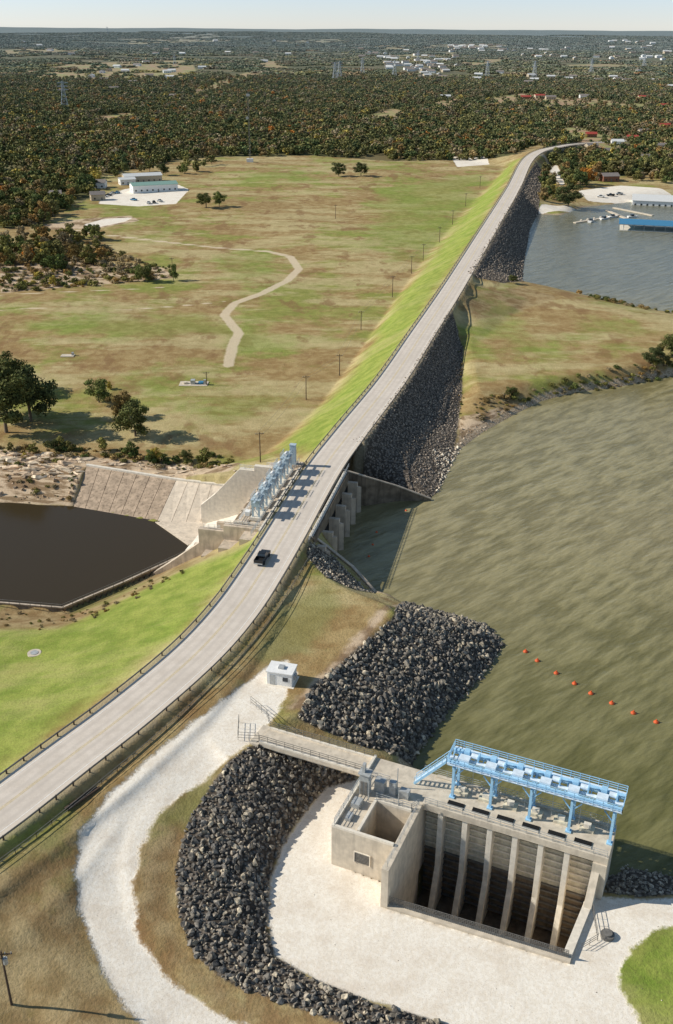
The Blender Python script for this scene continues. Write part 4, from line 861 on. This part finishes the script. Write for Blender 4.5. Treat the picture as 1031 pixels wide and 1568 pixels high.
def leafmat(nm,col):
    b=NB(nm); o_=b.oco(); n=b.noise(o_,5,3); n2_=b.noise(o_,30,2); c=b.mix(b.mr(n,.35,.65),lin(col,.6),lin(col,1.45)); c=b.mix(b.mr(n2_,.5,.8,0,.4),c,(.18,.15,.05)); return b.done(c,.8,.06)
LM=[leafmat("oak_leaves",(.11,.12,.040)),leafmat("willow_leaves",(.17,.20,.06)),leafmat("rust_leaves",(.20,.14,.05)),leafmat("dark_leaves",(.08,.094,.036))]
TM={}
def tree(name,px,py,h,hue,wf=1.,z0=-14,var=0):
    if (hue,var) not in TM: TM[(hue,var)]=tree_mesh(f"tree_{hue}_{var}",100+hue*7+var,4600,.020,LM[hue],.46,clumps=26)
    q=Gl([(px,py)],z0)[0]; o=bpy.data.objects.new(name,TM[(hue,var)]); S.collection.objects.link(o); o.location=q; o.scale=(h*wf,h*wf,h); o.rotation_euler[2]=random.random()*6
for a_ in (("oak_tree",10,662,22,0,1.0,-14,0),("oak_tree",48,645,19,3,1.05,-14,1),("oak_tree",-20,640,22,0,1.,-14,1),("oak_tree",5,600,15,0,1.2,-14,0),("willow_tree",152,616,8.5,1,1.3,-14,0),("oak_tree",208,668,12,0,1.2,-14,1),("rust_oak_tree",186,640,9,2,1.1,-14,0),
  ("oak_tree",316,318,11,0,1.3,-14,0),("oak_tree",336,316,11,1,1.,-14,1),("oak_tree",519,270,12,3,1.2,-14,0),("oak_tree",553,270,12,3,1.3,-14,1),("oak_tree",870,316,16,3,1.3,-9,0),("oak_tree",226,432,9,0,1.1,-14,1),("small_tree",266,430,9,1,.7,-14,0),("small_tree",212,430,8,1,.9,-14,0),
  ("shore_shrub_tree",787,434,4,0,1.5,-8,0),("oak_tree",250,268,10,3,1.2,-13,1),("oak_tree",283,266,9,1,1.,-13,0),("oak_tree",345,236,8,0,1.2,-13,1),("shore_shrub_tree",783,606,3.2,0,1.5,-9,1),("shore_shrub_tree",882,592,2.6,1,1.5,-9,0),("oak_tree",1000,560,7,3,1.3,-8,0),("oak_tree",1030,545,9,0,1.2,-8,1),("rust_oak_tree",115,400,10,2,1.,-14,0),("oak_tree",75,395,10,0,1.1,-14,0),("oak_tree",35,392,9,1,1.1,-14,1),("shore_shrub_tree",285,706,3.5,0,1.4,-14,1),("shore_shrub_tree",85,690,4,3,1.4,-14,0)):
    tree(*a_)
# ------------------------------------------------------------------ riprap rocks
def rocks(name,P,sp_,s0,s1,seed,cols,prob=1.,lift=.1,flat=False):
    r=np.random.default_rng(seed); X,Y=inpoly(P,sp_,r); k=r.random(len(X))<prob; X,Y=X[k],Y[k]; n=len(X); Z=Hf(X,Y)
    k=(sdf(X,Y,LAKE)<1.2); X,Y,Z=X[k],Y[k],Z[k]; n=len(X)
    s_=s0+(s1-s0)*r.random(n)**2.5; c_=np.array(cols)[r.integers(0,len(cols),n)]*(.65+.7*r.random(n))[:,None]
    rot=r.random((n,3))*6.28; scl=np.stack([s_]*3,1)
    if flat: rot[:,:2]=r.normal(size=(n,2))*.12; rot[:,2]=r.normal(size=n)*.25; scl=np.stack([s_*1.9,s_*.9,s_*.7],1)
    scatter(name,np.stack([X,Y,Z+lift*s_],1),scl,rot,r.integers(0,8,n),c_,PT_rk); print(name,n)
RC=[(.21,.19,.165),(.16,.148,.132),(.28,.245,.20),(.14,.132,.122),(.24,.215,.18),(.40,.35,.27)]
rocks("riprap_rocks",rip1,.58,.24,.78,1,RC); rocks("riprap_rocks",rip2,.62,.26,.9,2,RC); rocks("riprap_rocks",rip3,.7,.25,.6,3,[(.46,.40,.32),(.33,.29,.23)])
DC=[(.31,.26,.215),(.25,.21,.17),(.38,.32,.26)]
rocks("dam_riprap_rocks",rip4,.85,.2,.48,4,DC); rocks("dam_riprap_rocks",rip5,1.5,.35,.75,5,DC); rocks("riprap_rocks",rip6,.7,.3,.6,6,[(.42,.37,.3),(.3,.27,.22)],.8)
rocks("shore_stones",P2([(660,690),(695,684),(712,675),(700,700),(680,745),(668,760),(672,720)],-9),.8,.25,.7,7,[(.74,.66,.54),(.52,.44,.35)],.8)
rocks("shore_stones",P2([(705,650),(745,645),(790,622),(835,604),(835,612),(790,636),(740,664),(705,690)],-10),1.2,.2,.5,8,[(.55,.45,.35),(.4,.3,.22)],.5)
rocks("limestone_ledges",P2([(0,690),(130,702),(122,735),(0,728)],-15.5),1.7,.7,2.2,9,[(.74,.60,.44),(.58,.44,.31)],.75,.1,True)
rocks("bank_boulders",P2([(0,730),(122,735),(116,776),(0,770)],-17.5),1.9,.3,1.2,12,[(.50,.38,.27),(.38,.28,.19)],.45)
rocks("limestone_ledges",P2([(140,700),(260,712),(365,712),(365,722),(270,730),(140,711)],-14),1.7,.5,1.3,19,[(.66,.53,.39),(.5,.38,.27)],.4,.1,True)
rocks("loose_stones",gravel[0],3.0,.05,.12,10,[(.5,.45,.38),(.25,.2,.16)],.4)
print("TOTAL",time.time()-T0)
